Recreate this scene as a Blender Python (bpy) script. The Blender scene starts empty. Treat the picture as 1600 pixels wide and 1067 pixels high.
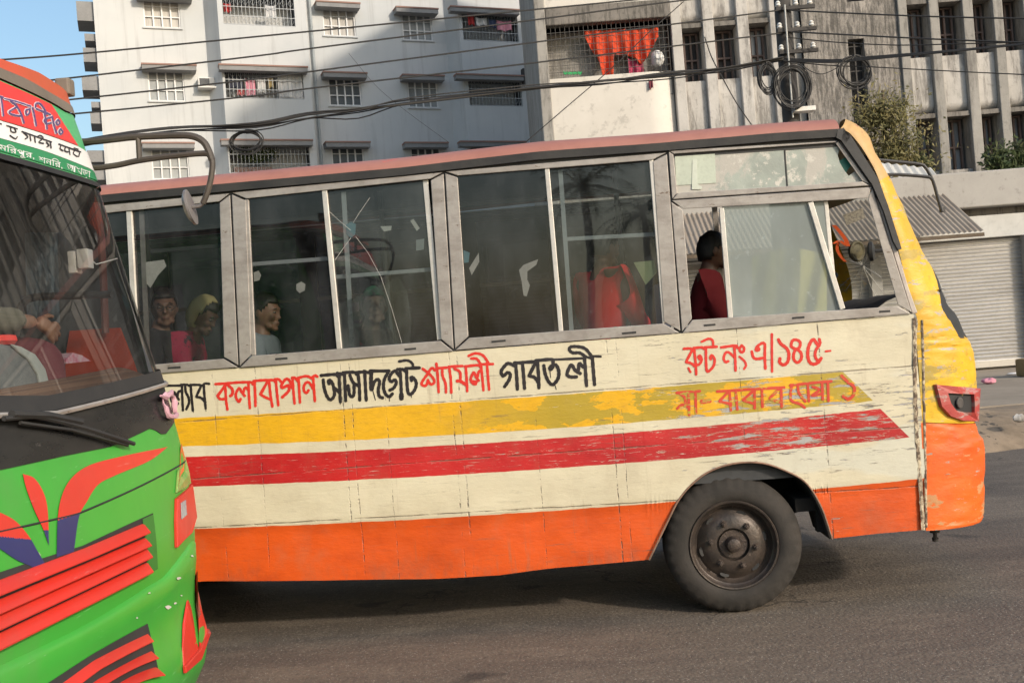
import bpy, math, random, numpy as np
from mathutils import Vector, Matrix, noise as mnoise
R_ = math.radians
scene = bpy.context.scene
col = scene.collection
# ---------------------------------------------------------------- camera
FPX = 1556.0; CX, CY = 800.0, 533.5
CAM_H = 1.705; ROLL = R_(4.4); PITCH = R_(0.45)
_F = Vector((0, math.cos(PITCH), math.sin(PITCH))); _R = Vector((1, 0, 0)); _U = _R.cross(_F)
CR = _R*math.cos(ROLL) - _U*math.sin(ROLL); CU = _R*math.sin(ROLL) + _U*math.cos(ROLL)
CAM = Vector((0, 0, CAM_H))
cd = bpy.data.cameras.new('camera'); cam = bpy.data.objects.new('camera', cd); col.objects.link(cam)
cd.sensor_width = 36; cd.lens = FPX*36/1600; cd.clip_start = 0.05; cd.clip_end = 3000
m = Matrix((CR, CU, -_F)).transposed().to_4x4(); m.translation = CAM; cam.matrix_world = m
scene.camera = cam
# ---------------------------------------------------------------- sky, sun, exposure
SUN_EL, SUN_AZ = R_(25), R_(136)          # azimuth clockwise from +Y
w = bpy.data.worlds.new('World'); scene.world = w; w.use_nodes = True
nt = w.node_tree; nt.nodes.clear()
sk = nt.nodes.new('ShaderNodeTexSky'); sk.sky_type = 'NISHITA'; sk.sun_disc = False
sk.sun_elevation = SUN_EL; sk.sun_rotation = SUN_AZ; sk.altitude = 10; sk.air_density = 1.6; sk.dust_density = 3.2; sk.ozone_density = 4.0
bg = nt.nodes.new('ShaderNodeBackground'); bg.inputs[1].default_value = 0.15
ow = nt.nodes.new('ShaderNodeOutputWorld'); nt.links.new(sk.outputs[0], bg.inputs[0]); nt.links.new(bg.outputs[0], ow.inputs[0])
sd = bpy.data.lights.new('sun', 'SUN'); sd.energy = 2.35; sd.angle = R_(3.0); sd.color = (1, 0.87, 0.72)
so = bpy.data.objects.new('sun', sd); col.objects.link(so)
SUN = Vector((math.sin(SUN_AZ)*math.cos(SUN_EL), math.cos(SUN_AZ)*math.cos(SUN_EL), math.sin(SUN_EL)))
so.location = SUN*60; so.rotation_euler = (-SUN).to_track_quat('-Z', 'Y').to_euler()
scene.view_settings.view_transform = 'Standard'; scene.view_settings.look = 'None'
scene.view_settings.exposure = 0.43; scene.view_settings.gamma = 1
scene.render.engine = 'CYCLES'
scene.cycles.max_bounces = 8; scene.cycles.transparent_max_bounces = 16; scene.cycles.use_denoising = True
# ---------------------------------------------------------------- pixel of the photograph -> point of the place
def ray(px, py):
    return (_F*FPX + CR*(px-CX) + CU*(CY-py)).normalized()
def hitp(px, py, p, n):
    d = ray(px, py); n = Vector(n); return CAM + d*((Vector(p)-CAM).dot(n)/d.dot(n))
def hitY(px, py, Y): return hitp(px, py, (0, Y, 0), (0, 1, 0))
def hitZ(px, py, Z): return hitp(px, py, (0, 0, Z), (0, 0, 1))
def proj(P):
    q = Vector(P)-CAM; d = q.dot(_F); return CX+FPX*q.dot(CR)/d, CY-FPX*q.dot(CU)/d
def surfmap(fn, a0, a1, b0, b1, n=28):
    """inverse of a parametric surface: pixel -> (a, b)"""
    G = []
    for i in range(n+1):
        for j in range(n+1):
            a = a0+(a1-a0)*i/n; b = b0+(b1-b0)*j/n; x, y = proj(fn(a, b)); G.append((a, b, x, y))
    G = np.array(G)
    def inv(px, py):
        best = (1e9, 0, 0)
        for k in np.argsort((G[:, 2]-px)**2+(G[:, 3]-py)**2)[[0, 3, 9]]:
            a, b = G[k, 0], G[k, 1]
            for _ in range(14):
                x, y = proj(fn(a, b)); ex, ey = px-x, py-y; er = ex*ex+ey*ey
                if er < best[0]: best = (er, a, b)
                if er < .01: break
                da = (a1-a0)*1e-3; db = (b1-b0)*1e-3
                xa, ya = proj(fn(a+da, b)); xb, yb = proj(fn(a, b+db))
                J = np.array([[(xa-x)/da, (xb-x)/db], [(ya-y)/da, (yb-y)/db]])
                try: s = np.linalg.solve(J+1e-6*np.eye(2), [ex, ey])
                except Exception: break
                a = min(max(a+.7*s[0], a0), a1); b = min(max(b+.7*s[1], b0), b1)
            if best[0] < .5: break
        return float(best[1]), float(best[2])
    return inv
def lerp(a, b, t): return a+(b-a)*t
def interp(pts):
    pts = sorted(pts); X = [p[0] for p in pts]; Y = [p[1] for p in pts]
    return lambda x: float(np.interp(x, X, Y))
def catmull(P, n=6):
    P = [np.array(p, float) for p in P]
    if len(P) < 3: return P
    out = []
    for i in range(len(P)-1):
        p0 = P[i-1] if i else 2*P[0]-P[1]; p1, p2 = P[i], P[i+1]; p3 = P[i+2] if i+2 < len(P) else 2*P[-1]-P[-2]
        for k in range(n):
            t = k/n; out.append(.5*(2*p1+(p2-p0)*t+(2*p0-5*p1+4*p2-p3)*t*t+(3*p1-p0-3*p2+p3)*t**3))
    return out+[P[-1]]
# ---------------------------------------------------------------- scene graph helpers
ROOTM = {}
def tag(o, label=None, cat=None, group=None, kind=None):
    if label: o['label'] = label
    if cat: o['category'] = cat
    if group: o['group'] = group
    if kind: o['kind'] = kind
    return o
def thing(name, loc, label, cat, rz=0, group=None):
    o = bpy.data.objects.new(name, None); col.objects.link(o); o.location = loc; o.rotation_euler = (0, 0, rz); o.empty_display_size = .2
    ROOTM[o.name] = Matrix.Translation(Vector(loc)) @ Matrix.Rotation(rz, 4, 'Z')
    return tag(o, label, cat, group)
class MB:
    def __init__(s): s.v = []; s.f = []; s.m = []; s.uv = []
    def add(s, vs, fs, mi=0):
        b = len(s.v); s.v += [Vector(v) for v in vs]; s.f += [tuple(b+i for i in f) for f in fs]; s.m += [mi]*len(fs); return s
    def quad(s, a, b, c, d, mi=0): return s.add([a, b, c, d], [(0, 1, 2, 3)], mi)
    def hexa(s, lo, hi, mi=0):      # two quads lo[4], hi[4]
        return s.add(list(lo)+list(hi), [(3, 2, 1, 0), (4, 5, 6, 7), (0, 1, 5, 4), (1, 2, 6, 5), (2, 3, 7, 6), (3, 0, 4, 7)], mi)
    def box(s, x0, x1, y0, y1, z0, z1, mi=0, M=None):
        P = [(x0, y0, z0), (x1, y0, z0), (x1, y1, z0), (x0, y1, z0)]; Q = [(x, y, z1) for x, y, z in P]
        if M is not None: P = [M @ Vector(p) for p in P]; Q = [M @ Vector(p) for p in Q]
        return s.hexa(P, Q, mi)
    def bbox(s, x0, x1, y0, y1, z0, z1, b=.01, mi=0):   # box with chamfered edges
        import bmesh
        bm = bmesh.new(); bmesh.ops.create_cube(bm, size=1)
        for v in bm.verts: v.co = ((x0+x1)/2+v.co.x*(x1-x0), (y0+y1)/2+v.co.y*(y1-y0), (z0+z1)/2+v.co.z*(z1-z0))
        bmesh.ops.bevel(bm, geom=bm.edges[:], offset=b, segments=2, affect='EDGES', profile=.6)
        bm.verts.index_update(); s.add([v.co.copy() for v in bm.verts], [[v.index for v in f.verts] for f in bm.faces], mi); bm.free(); return s
    def prism(s, P, off, mi=0):     # polygon P (3d points) extruded by vector off
        n = len(P); off = Vector(off); P = [Vector(p) for p in P]
        return s.add(P+[p+off for p in P], [tuple(range(n))[::-1], tuple(range(n, 2*n))]+[(i, (i+1) % n, n+(i+1) % n, n+i) for i in range(n)], mi)
    def tube(s, pts, r, n=8, mi=0, cap=True, flat=None):
        P = [Vector(p) for p in pts]; N = len(P); rs = r if isinstance(r, (list, tuple)) else [r]*N
        vs = []; up = None
        for i, p in enumerate(P):
            t = (P[min(i+1, N-1)]-P[max(i-1, 0)]); t = t.normalized() if t.length > 1e-9 else Vector((0, 0, 1))
            if up is None: up = t.orthogonal().normalized()
            up = (up-t*up.dot(t)); up = up.normalized() if up.length > 1e-6 else t.orthogonal().normalized()
            sd_ = t.cross(up)
            for k in range(n):
                a = 2*math.pi*k/n; vs.append(p+(up*math.cos(a)+sd_*math.sin(a))*rs[i])
        fs = [(i*n+k, i*n+(k+1) % n, (i+1)*n+(k+1) % n, (i+1)*n+k) for i in range(N-1) for k in range(n)]
        if cap: fs += [tuple(range(n))[::-1], tuple(range((N-1)*n, N*n))]
        return s.add(vs, fs, mi)
    def lathe(s, prof, o, ax, n=32, mi=0, close=False):  # prof: (distance along axis, radius)
        o = Vector(o); ax = Vector(ax).normalized(); a = ax.orthogonal().normalized(); b = ax.cross(a); vs = []
        for h, r in prof:
            for k in range(n):
                t = 2*math.pi*k/n; vs.append(o+ax*h+(a*math.cos(t)+b*math.sin(t))*r)
        N = len(prof)
        fs = [(i*n+k, i*n+(k+1) % n, (i+1)*n+(k+1) % n, (i+1)*n+k) for i in range(N-1) for k in range(n)]
        if close: fs += [tuple(range(n))[::-1], tuple(range((N-1)*n, N*n))]
        return s.add(vs, fs, mi)
    def grid(s, fn, nu, nv, mi=0, flip=False):
        vs = [fn(i/nu, j/nv) for i in range(nu+1) for j in range(nv+1)]
        fs = []
        for i in range(nu):
            for j in range(nv):
                q = (i*(nv+1)+j, (i+1)*(nv+1)+j, (i+1)*(nv+1)+j+1, i*(nv+1)+j+1); fs.append(q[::-1] if flip else q)
        return s.add(vs, fs, mi)
    def ball(s, c, r, n=12, mi=0):
        c = Vector(c); rx, ry, rz = r if isinstance(r, (tuple, list)) else (r, r, r)
        vs = []; fs = []; h = n//2
        for i in range(h+1):
            for k in range(n):
                th = math.pi*i/h; ph = 2*math.pi*k/n
                vs.append(c+Vector((rx*math.sin(th)*math.cos(ph), ry*math.sin(th)*math.sin(ph), rz*math.cos(th))))
        for i in range(h):
            for k in range(n): fs.append((i*n+k, (i+1)*n+k, (i+1)*n+(k+1) % n, i*n+(k+1) % n))
        return s.add(vs, fs, mi)
    def build(s, name, mats, parent=None, local=False, smooth=False, root=None, bevel=0, solid=0, recalc=True):
        """vertices are world coordinates unless local; root = the thing whose frame the part lives in"""
        me = bpy.data.meshes.new(name); vs = s.v
        root = root or parent
        while root is not None and root.name not in ROOTM and root.parent: root = root.parent
        org = None
        if root is not None and root.name in ROOTM:
            if not local:
                inv = ROOTM[root.name].inverted(); vs = [inv @ v for v in vs]
        elif root is None:
            A = np.array([tuple(v) for v in vs]); org = Vector(((A[:, 0].min()+A[:, 0].max())/2, (A[:, 1].min()+A[:, 1].max())/2, A[:, 2].min()))
            vs = [v-org for v in vs]
        me.from_pydata([tuple(v) for v in vs], [], s.f)
        mats = mats if isinstance(mats, (list, tuple)) else [mats]
        for q in mats: me.materials.append(q)
        if any(s.m): me.polygons.foreach_set('material_index', s.m)
        o = bpy.data.objects.new(name, me); col.objects.link(o)
        if recalc:
            import bmesh
            bm = bmesh.new(); bm.from_mesh(me); bmesh.ops.remove_doubles(bm, verts=bm.verts, dist=1e-5); bmesh.ops.recalc_face_normals(bm, faces=bm.faces); bm.to_mesh(me); bm.free()
        if smooth:
            me.polygons.foreach_set('use_smooth', [True]*len(me.polygons))
            try: me.set_sharp_from_angle(angle=R_(40))
            except Exception: pass
        if bevel:
            b = o.modifiers.new('bevel', 'BEVEL'); b.width = bevel; b.segments = 2; b.limit_method = 'ANGLE'; b.angle_limit = R_(35)
        if solid:
            b = o.modifiers.new('solid', 'SOLIDIFY'); b.thickness = abs(solid); b.offset = -1 if solid > 0 else 1
        if parent is not None:
            o.parent = parent
        if org is not None: o.location = org; ROOTM[o.name] = Matrix.Translation(org)
        return o
# ---------------------------------------------------------------- material helpers
class NT:
    def __init__(s, name):
        s.mat = bpy.data.materials.new(name); s.mat.use_nodes = True; s.t = s.mat.node_tree; s.t.nodes.clear()
        s.out = s.t.nodes.new('ShaderNodeOutputMaterial'); s.tc = s.t.nodes.new('ShaderNodeTexCoord')
        s.geo = None
    def n(s, typ, **kw):
        q = s.t.nodes.new(typ)
        for k, v in kw.items(): setattr(q, k, v)
        return q
    def set(s, inp, v):
        if v is None: return
        if isinstance(v, bpy.types.NodeSocket): s.t.links.new(v, inp)
        else:
            if inp.type == 'RGBA' and len(v) == 3: v = (*v, 1)
            inp.default_value = v
    def M(s, op, a, b=None, c=None, clamp=False):
        q = s.n('ShaderNodeMath', operation=op, use_clamp=clamp); s.set(q.inputs[0], a)
        if b is not None: s.set(q.inputs[1], b)
        if c is not None: s.set(q.inputs[2], c)
        return q.outputs[0]
    def obj(s): return s.tc.outputs['Object']
    def xyz(s, v=None):
        q = s.n('ShaderNodeSeparateXYZ'); s.set(q.inputs[0], v or s.obj()); return q.outputs
    def mapv(s, scale=(1, 1, 1), loc=(0, 0, 0), rot=(0, 0, 0), v=None):
        q = s.n('ShaderNodeMapping'); s.set(q.inputs[0], v or s.obj()); q.inputs['Scale'].default_value = scale; q.inputs['Location'].default_value = loc; q.inputs['Rotation'].default_value = rot; return q.outputs[0]
    def noise(s, scale, detail=4, rough=.6, v=None, sc3=None, loc=(0, 0, 0), dist=0, colr=False):
        if sc3: v = s.mapv(sc3, loc, v=v)
        q = s.n('ShaderNodeTexNoise'); s.set(q.inputs['Vector'], v or s.obj()); q.inputs['Scale'].default_value = scale; q.inputs['Detail'].default_value = detail; q.inputs['Roughness'].default_value = rough; q.inputs['Distortion'].default_value = dist
        return q.outputs['Color' if colr else 'Fac']
    def voro(s, scale, feat='F1', v=None, sc3=None):
        if sc3: v = s.mapv(sc3, v=v)
        q = s.n('ShaderNodeTexVoronoi', feature=feat); s.set(q.inputs['Vector'], v or s.obj()); q.inputs['Scale'].default_value = scale
        return q.outputs['Distance']
    def step(s, x, lo, hi):
        q = s.n('ShaderNodeMapRange', interpolation_type='SMOOTHSTEP'); s.set(q.inputs[0], x); s.set(q.inputs[1], lo); s.set(q.inputs[2], hi); return q.outputs[0]
    def mix(s, f, a, b, mode='MIX'):
        q = s.n('ShaderNodeMix', data_type='RGBA', blend_type=mode); s.set(q.inputs[0], f); s.set(q.inputs[6], a); s.set(q.inputs[7], b); return q.outputs[2]
    def bump(s, h, strength=.3, dist=.01):
        q = s.n('ShaderNodeBump'); s.set(q.inputs['Height'], h); q.inputs['Strength'].default_value = strength; q.inputs['Distance'].default_value = dist; return q.outputs[0]
    def pbr(s, colr, rough=.6, metal=0, nrm=None, spec=None, **kw):
        q = s.n('ShaderNodeBsdfPrincipled'); s.set(q.inputs['Base Color'], colr); s.set(q.inputs['Roughness'], rough); s.set(q.inputs['Metallic'], metal)
        if nrm is not None: s.set(q.inputs['Normal'], nrm)
        if spec is not None: s.set(q.inputs['Specular IOR Level'], spec)
        for k, v in kw.items(): s.set(q.inputs[k], v)
        s.t.links.new(q.outputs[0], s.out.inputs[0]); return s.mat
def paint(name, c, c2=None, rough=.5, scale=6, amt=.5, bump=.15, metal=0, spots=None, spot_th=.62, sc3=None, fine=True, bscale=None, spec=None):
    """worn surface: two tones of one colour broken up by noise, optional spots of a third"""
    t = NT(name); c2 = c2 or tuple(x*.7 for x in c)
    n1 = t.noise(scale, 5, .65, sc3=sc3); f = t.M('MULTIPLY', t.step(n1, .35, .7), amt)
    k = t.mix(f, c, c2)
    if fine:
        n3 = t.noise(scale*9, 3, .6); k = t.mix(t.M('MULTIPLY', t.step(n3, .45, .8), .25), k, tuple(x*.55 for x in c2))
    if spots:
        n2 = t.noise(scale*2.7, 6, .7, sc3=sc3); k = t.mix(t.step(n2, spot_th, spot_th+.04), k, spots)
    nb = t.noise(bscale or scale*5, 4, .6)
    r = t.M('MULTIPLY_ADD', n1, .25, rough-.12)
    return t.pbr(k, r, metal, t.bump(nb, bump, .01), spec=spec)
def glass(name, tint=(.6, .62, .62), dust=.06, dustc=(.5, .5, .48), refl=1.0, scale=3, base=0.0, wav=.10):
    t = NT(name)
    tr = t.n('ShaderNodeBsdfTransparent'); t.set(tr.inputs[0], tint)
    gl = t.n('ShaderNodeBsdfGlossy'); gl.inputs['Roughness'].default_value = .015; t.set(gl.inputs[0], (1, 1, 1))
    nb = t.noise(1.3, 2, .5); bp = t.bump(nb, wav, .02); t.set(gl.inputs['Normal'], bp)
    fr = t.n('ShaderNodeFresnel'); fr.inputs[0].default_value = 1.5
    m1 = t.n('ShaderNodeMixShader'); t.set(m1.inputs[0], t.M('MULTIPLY', fr.outputs[0], refl, clamp=True)); t.t.links.new(tr.outputs[0], m1.inputs[1]); t.t.links.new(gl.outputs[0], m1.inputs[2])
    df = t.n('ShaderNodeBsdfDiffuse'); t.set(df.inputs[0], dustc)
    n1 = t.noise(scale, 5, .65, sc3=(1, 1, .5)); n2 = t.noise(scale*12, 3, .6)
    d = t.M('MULTIPLY', t.M('ADD', t.step(n1, .3, .75), t.M('MULTIPLY', t.step(n2, .62, .75), .7)), dust); d = t.M('ADD', d, base, clamp=True)
    m2 = t.n('ShaderNodeMixShader'); t.set(m2.inputs[0], d); t.t.links.new(m1.outputs[0], m2.inputs[1]); t.t.links.new(df.outputs[0], m2.inputs[2])
    t.t.links.new(m2.outputs[0], t.out.inputs[0]); return t.mat
# ================================================================ materials of the setting
def m_asphalt():
    t = NT('asphalt')
    sp = t.voro(48); sp2 = t.voro(110); n1 = t.noise(.8, 5, .6, sc3=(.35, 1.6, 1)); n2 = t.noise(22, 5, .75); n3 = t.noise(3.2, 6, .7, sc3=(.5, 1.3, 1)); n4 = t.noise(70, 3, .7)
    c = t.mix(t.step(n1, .3, .72), (.100, .081, .066), (.150, .120, .092))
    c = t.mix(t.M('MULTIPLY', t.step(n3, .46, .64), .6), c, (.185, .150, .115))
    c = t.mix(t.M('MULTIPLY', t.step(n2, .46, .70), .45), c, (.042, .038, .036))
    c = t.mix(t.M('MULTIPLY', t.step(n4, .54, .66), .5), c, (.17, .15, .125))
    c = t.mix(t.M('MULTIPLY', t.step(sp, .30, .18), t.step(t.noise(17, 2, .5), .50, .58)), c, (.22, .19, .155))
    c = t.mix(t.M('MULTIPLY', t.step(sp2, .32, .2), t.step(t.noise(37, 2, .5), .56, .61)), c, (.46, .42, .36))
    c = t.mix(t.M('MULTIPLY', t.step(t.noise(1.3, 5, .7, sc3=(.25, 1.2, 1), loc=(3, 8, 0)), .66, .72), .5), c, (.30, .24, .10))
    c = t.mix(t.M('MULTIPLY', t.step(t.noise(.55, 4, .6, sc3=(.3, 1, 1), loc=(9, 2, 0)), .55, .66), .5), c, (.055, .047, .042))
    wv = t.n('ShaderNodeVectorMath', operation='ADD'); t.set(wv.inputs[0], t.obj()); t.set(wv.inputs[1], t.noise(1.7, 4, .7, colr=True)); ck = t.M('MULTIPLY', t.step(t.voro(.55, 'DISTANCE_TO_EDGE', v=wv.outputs[0]), .012, .004), t.step(t.noise(.6, 3, .5, loc=(4, 4, 0), sc3=(1, 1, 1)), .50, .58)); c = t.mix(t.M('MULTIPLY', ck, .75), c, (.022, .02, .019))
    c = t.mix(t.M('MULTIPLY', t.step(t.noise(1.1, 3, .5, sc3=(1, 1.4, 1), loc=(7, 1, 0)), .66, .71), .7), c, (.028, .026, .025))
    h = t.M('ADD', t.M('MULTIPLY', sp, .5), t.M('MULTIPLY', n2, .8))
    return t.pbr(c, t.M('MULTIPLY_ADD', n2, .3, .6), 0, t.bump(h, .8, .008))
M_ASPH = m_asphalt()
M_DIRT = paint('dirt', (.26, .20, .14), (.15, .115, .08), .95, 1.7, .9, .9, spots=(.075, .062, .05), spot_th=.57)
M_PAVE = paint('pavement', (.31, .26, .205), (.22, .185, .145), .9, .9, .8, .4)
def m_wash(name, c, c2, stain):
    t = NT(name); n1 = t.noise(.35, 5, .6); n2 = t.noise(1.2, 6, .7, sc3=(2.6, 2.6, .16)); n3 = t.noise(4, 5, .7)
    k = t.mix(t.step(n1, .35, .7), c, c2); k = t.mix(t.M('MULTIPLY', t.step(n2, .50, .70), .45), k, stain); k = t.mix(t.M('MULTIPLY', t.step(n3, .62, .74), .25), k, stain)
    return t.pbr(k, .85, 0, t.bump(n3, .08, .01))
M_WHITEWALL = m_wash('pale_blue_wash', (.57, .58, .575), (.50, .52, .525), (.36, .365, .36))
M_WHITEWALL2 = paint('balcony_paint', (.56, .61, .64), (.48, .54, .58), .8, .4, .6, .05, fine=False)
M_SHADE = paint('shade_concrete', (.27, .27, .27), (.2, .2, .2), .85, 1.2, .6, .1)
M_TERRA = paint('terracotta_edge', (.33, .20, .16), (.27, .16, .13), .8, 1.5, .6, .1)
M_WFRAME = paint('white_window_metal', (.72, .72, .72), (.6, .6, .6), .5, 2, .4, .02, fine=False)
M_PANE = paint('dusty_pane', (.33, .35, .355), (.20, .215, .225), .25, .8, .9, .02, fine=False)
M_PANED = paint('dark_pane', (.13, .15, .165), (.06, .07, .08), .18, .8, .9, .02, fine=False)
M_CURTAINP = paint('pale_curtain', (.52, .50, .46), (.38, .36, .34), .8, 1.4, .9, .05, sc3=(6, 6, .4), fine=False)
M_GRILLE = paint('grille_iron', (.22, .23, .24), (.14, .14, .15), .6, 4, .5, .02)
M_GRILLEW = paint('pale_grille', (.42, .44, .45), (.3, .32, .33), .6, 4, .5, .02)
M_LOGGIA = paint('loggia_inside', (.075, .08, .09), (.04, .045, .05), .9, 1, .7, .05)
M_PIPE = paint('drain_pipe', (.36, .40, .42), (.25, .27, .28), .7, 2, .6, .05)
def m_conc(name, c, c2, stain, sc=.6, th=.5, bump=.35):
    t = NT(name)
    n1 = t.noise(sc, 6, .7); n2 = t.noise(sc*3.5, 6, .75, sc3=(2.2, 2.2, .35)); n3 = t.noise(sc*9, 5, .7)
    k = t.mix(t.step(n1, .3, .7), c, c2)
    k = t.mix(t.M('MULTIPLY', t.step(n2, th, th+.18), .75), k, stain)
    k = t.mix(t.M('MULTIPLY', t.step(n3, .55, .7), .35), k, tuple(x*.5 for x in stain))
    return t.pbr(k, .9, 0, t.bump(n3, bump, .03))
M_CONC = m_conc('stained_concrete', (.34, .325, .30), (.25, .24, .22), (.13, .122, .112), th=.46)
M_CONCL = m_conc('pale_concrete', (.53, .51, .48), (.40, .38, .355), (.15, .14, .13), .5, .46)
M_MOULD = m_conc('mouldy_plaster', (.36, .33, .30), (.20, .185, .165), (.055, .052, .048), 1.5, .41, .7)
M_PARA = m_conc('parapet_plaster', (.62, .59, .54), (.54, .51, .46), (.33, .30, .27), .35, .62, .15)
M_SLABD = m_conc('stained_shaded_slab', (.22, .20, .18), (.15, .14, .125), (.06, .056, .05), 1.0, .45)
M_RWOOD = paint('window_timber', (.13, .09, .078), (.08, .058, .05), .7, 3, .7, .1)
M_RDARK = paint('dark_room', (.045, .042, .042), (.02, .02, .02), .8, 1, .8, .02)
M_RGLASS = paint('grimy_pane', (.24, .25, .26), (.11, .115, .12), .3, 1.4, .9, .02, fine=False)
M_BLUEG = paint('bluish_shutter', (.20, .215, .235), (.12, .13, .145), .6, 1.5, .8, .05)
M_WALLG = m_conc('shop_concrete', (.40, .385, .36), (.33, .315, .295), (.21, .195, .175), .5, .57, .15)
M_LINT = paint('pale_lintel', (.55, .55, .53), (.45, .45, .43), .8, .8, .7, .1)
M_SHUT = paint('shutter_steel', (.50, .49, .47), (.36, .35, .335), .38, 1.2, .7, .05, metal=.55, sc3=(.4, 1, 4), spots=(.22, .17, .12), spot_th=.70)
M_TIN = paint('corrugated_tin', (.33, .285, .235), (.24, .20, .16), .55, 1.3, .8, .1, metal=.25, spots=(.17, .115, .08), spot_th=.66)
M_POLE = paint('sooty_pole', (.06, .055, .052), (.03, .028, .027), .8, 3, .8, .2)
M_CABLE = paint('black_cable', (.022, .021, .021), (.035, .033, .03), .6, 3, .5, .02, fine=False)
M_BARK = paint('bark', (.13, .10, .07), (.075, .055, .04), .9, 6, .8, .5)
M_WHITEP = paint('white_plastic', (.7, .69, .66), (.55, .54, .5), .5, 4, .5, .02)
M_BLACKR = paint('black_rubber', (.022, .022, .023), (.035, .034, .033), .7, 6, .6, .1)
def m_leaf(name, c, c2, c3):
    t = NT(name); oi = t.n('ShaderNodeNewGeometry').outputs['Random Per Island']
    k = t.mix(oi, c, c2); k = t.mix(t.step(t.noise(1.6, 2, .5), .45, .65), k, c3)
    q = t.n('ShaderNodeBsdfPrincipled'); t.set(q.inputs[0], k); q.inputs['Roughness'].default_value = .6
    tl = t.n('ShaderNodeBsdfTranslucent'); t.set(tl.inputs[0], k)
    m = t.n('ShaderNodeMixShader'); m.inputs[0].default_value = .3; t.t.links.new(q.outputs[0], m.inputs[1]); t.t.links.new(tl.outputs[0], m.inputs[2]); t.t.links.new(m.outputs[0], t.out.inputs[0]); return t.mat
M_LEAF = m_leaf('olive_leaf', (.23, .205, .09), (.14, .135, .055), (.31, .26, .12))
M_LEAF2 = m_leaf('green_leaf', (.075, .10, .035), (.045, .07, .022), (.10, .115, .045))
def cloth(name, c, c2=None): return paint(name, c, c2 or tuple(x*.75 for x in c), .9, 5, .6, .15, fine=False)
# ================================================================ ground
def struct(mb, name, mat, **k): return tag(mb.build(name, mat, **k), kind='structure')
struct(MB().quad((-700, -700, -.012), (700, -700, -.012), (700, 1200, -.012), (-700, 1200, -.012)), 'ground', M_DIRT)
struct(MB().grid(lambda a, b: Vector((lerp(-60, 60, a), lerp(-14, 13.4, b), 0)), 4, 4), 'road', M_ASPH)
KY, SZ = 12.6, .37
def verge(a, b):
    x = lerp(-30, 45, a)
    y = lerp(12.15, 14.4, b)
    h = SZ*(1-(1-min(1, b*1.75))**2.2)
    k = mnoise.noise(Vector((x*1.1, y*1.3, 0)))*.10+mnoise.noise(Vector((x*4, y*4, 3)))*.045+mnoise.noise(Vector((x*11, y*11, 7)))*.02
    return Vector((x, y+.25*mnoise.noise(Vector((x*.7, 5, 1))), max(-.03, h+k*math.sin(math.pi*min(1, b))-.015)))
struct(MB().grid(verge, 700, 26), 'verge', M_DIRT, smooth=True)
struct(MB().box(-30, 45, 14.3, 24.2, -.01, SZ), 'pavement', M_PAVE)
# ================================================================ pale apartment block (left)
AN = Vector((.363, -.932, 0)).normalized(); AD = Vector((-AN.y, AN.x, 0)); AP = Vector((0, 45, 0))
def A(px, py, off=0):
    P = hitp(px, py, AP+AN*off, AN); q = P-AP; return q.dot(AD), P.z
def AW(s, z, off=0): return AP+AD*s+AN*off+Vector((0, 0, z))
def holewall(mb, s0, s1, z0, z1, holes, W, off=0, depth=.15, mi=0):
    S = sorted({s0, s1, *[h[0] for h in holes], *[h[1] for h in holes]}); Z = sorted({z0, z1, *[h[2] for h in holes], *[h[3] for h in holes]})
    S = [s for s in S if s0 <= s <= s1]; Z = [z for z in Z if z0 <= z <= z1]
    for i in range(len(S)-1):
        for j in range(len(Z)-1):
            cs, cz = (S[i]+S[i+1])/2, (Z[j]+Z[j+1])/2
            if any(h[0] < cs < h[1] and h[2] < cz < h[3] for h in holes): continue
            mb.quad(W(S[i], Z[j], off), W(S[i+1], Z[j], off), W(S[i+1], Z[j+1], off), W(S[i], Z[j+1], off), mi)
    for a, b, c, d in holes:
        for p, q in (((a, c), (b, c)), ((b, c), (b, d)), ((b, d), (a, d)), ((a, d), (a, c))):
            mb.quad(W(*p, off), W(*q, off), W(*q, off-depth), W(*p, off-depth), mi)
def fbox(mb, W, s0, s1, z0, z1, o0, o1, mi=0):
    mb.hexa([W(s0, z0, o0), W(s1, z0, o0), W(s1, z0, o1), W(s0, z0, o1)], [W(s0, z1, o0), W(s1, z1, o0), W(s1, z1, o1), W(s0, z1, o1)], mi)
APT = thing('apartment_block', AP, 'pale blue grey apartment block with grilled balconies, left behind the buses', 'apartment building')
sL = A(166, 285)[0]; sR = A(836, 60)[0]+2; ATOP = 20.5
BAY = .9
rects = lambda L, off=0: [(*[v for v in (A(x0, y0, off)[0], A(x1, y1, off)[0])], A(x1, y1, off)[1], A(x0, y0, off)[1]) for x0, y0, x1, y1 in L]
winA = rects([(222, -6, 283, 45), (230, 109, 290, 159), (235, 228, 297, 280)])
winC = rects([(503, 11, 557, 58), (512, 119, 566, 166), (517, 226, 571, 273), (627, 20, 677, 64.5), (636, 124, 686, 169), (641, 228, 691, 273)])
balB = rects([(346, -8, 462, 43), (350, 106, 476, 156), (357, 223, 486, 270)], BAY)
balD = rects([(721, 17, 811, 67), (731, 122, 817, 167), (735, 226, 822, 272)], BAY)
mb = MB(); holewall(mb, sL, sR, 0, ATOP, winA+winC, AW)
sB0, sB1 = A(343, 60, BAY)[0], A(486, 125, BAY)[0]; sB00 = A(321, 60)[0]
sD0, sD1 = A(719, 60, BAY)[0], A(826, 60, BAY)[0]; sD00 = A(697, 60)[0]
holewall(mb, sB0, sB1, 0, ATOP, balB, AW, BAY, .2); holewall(mb, sD0, sD1, 0, ATOP, balD, AW, BAY, .2)
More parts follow.
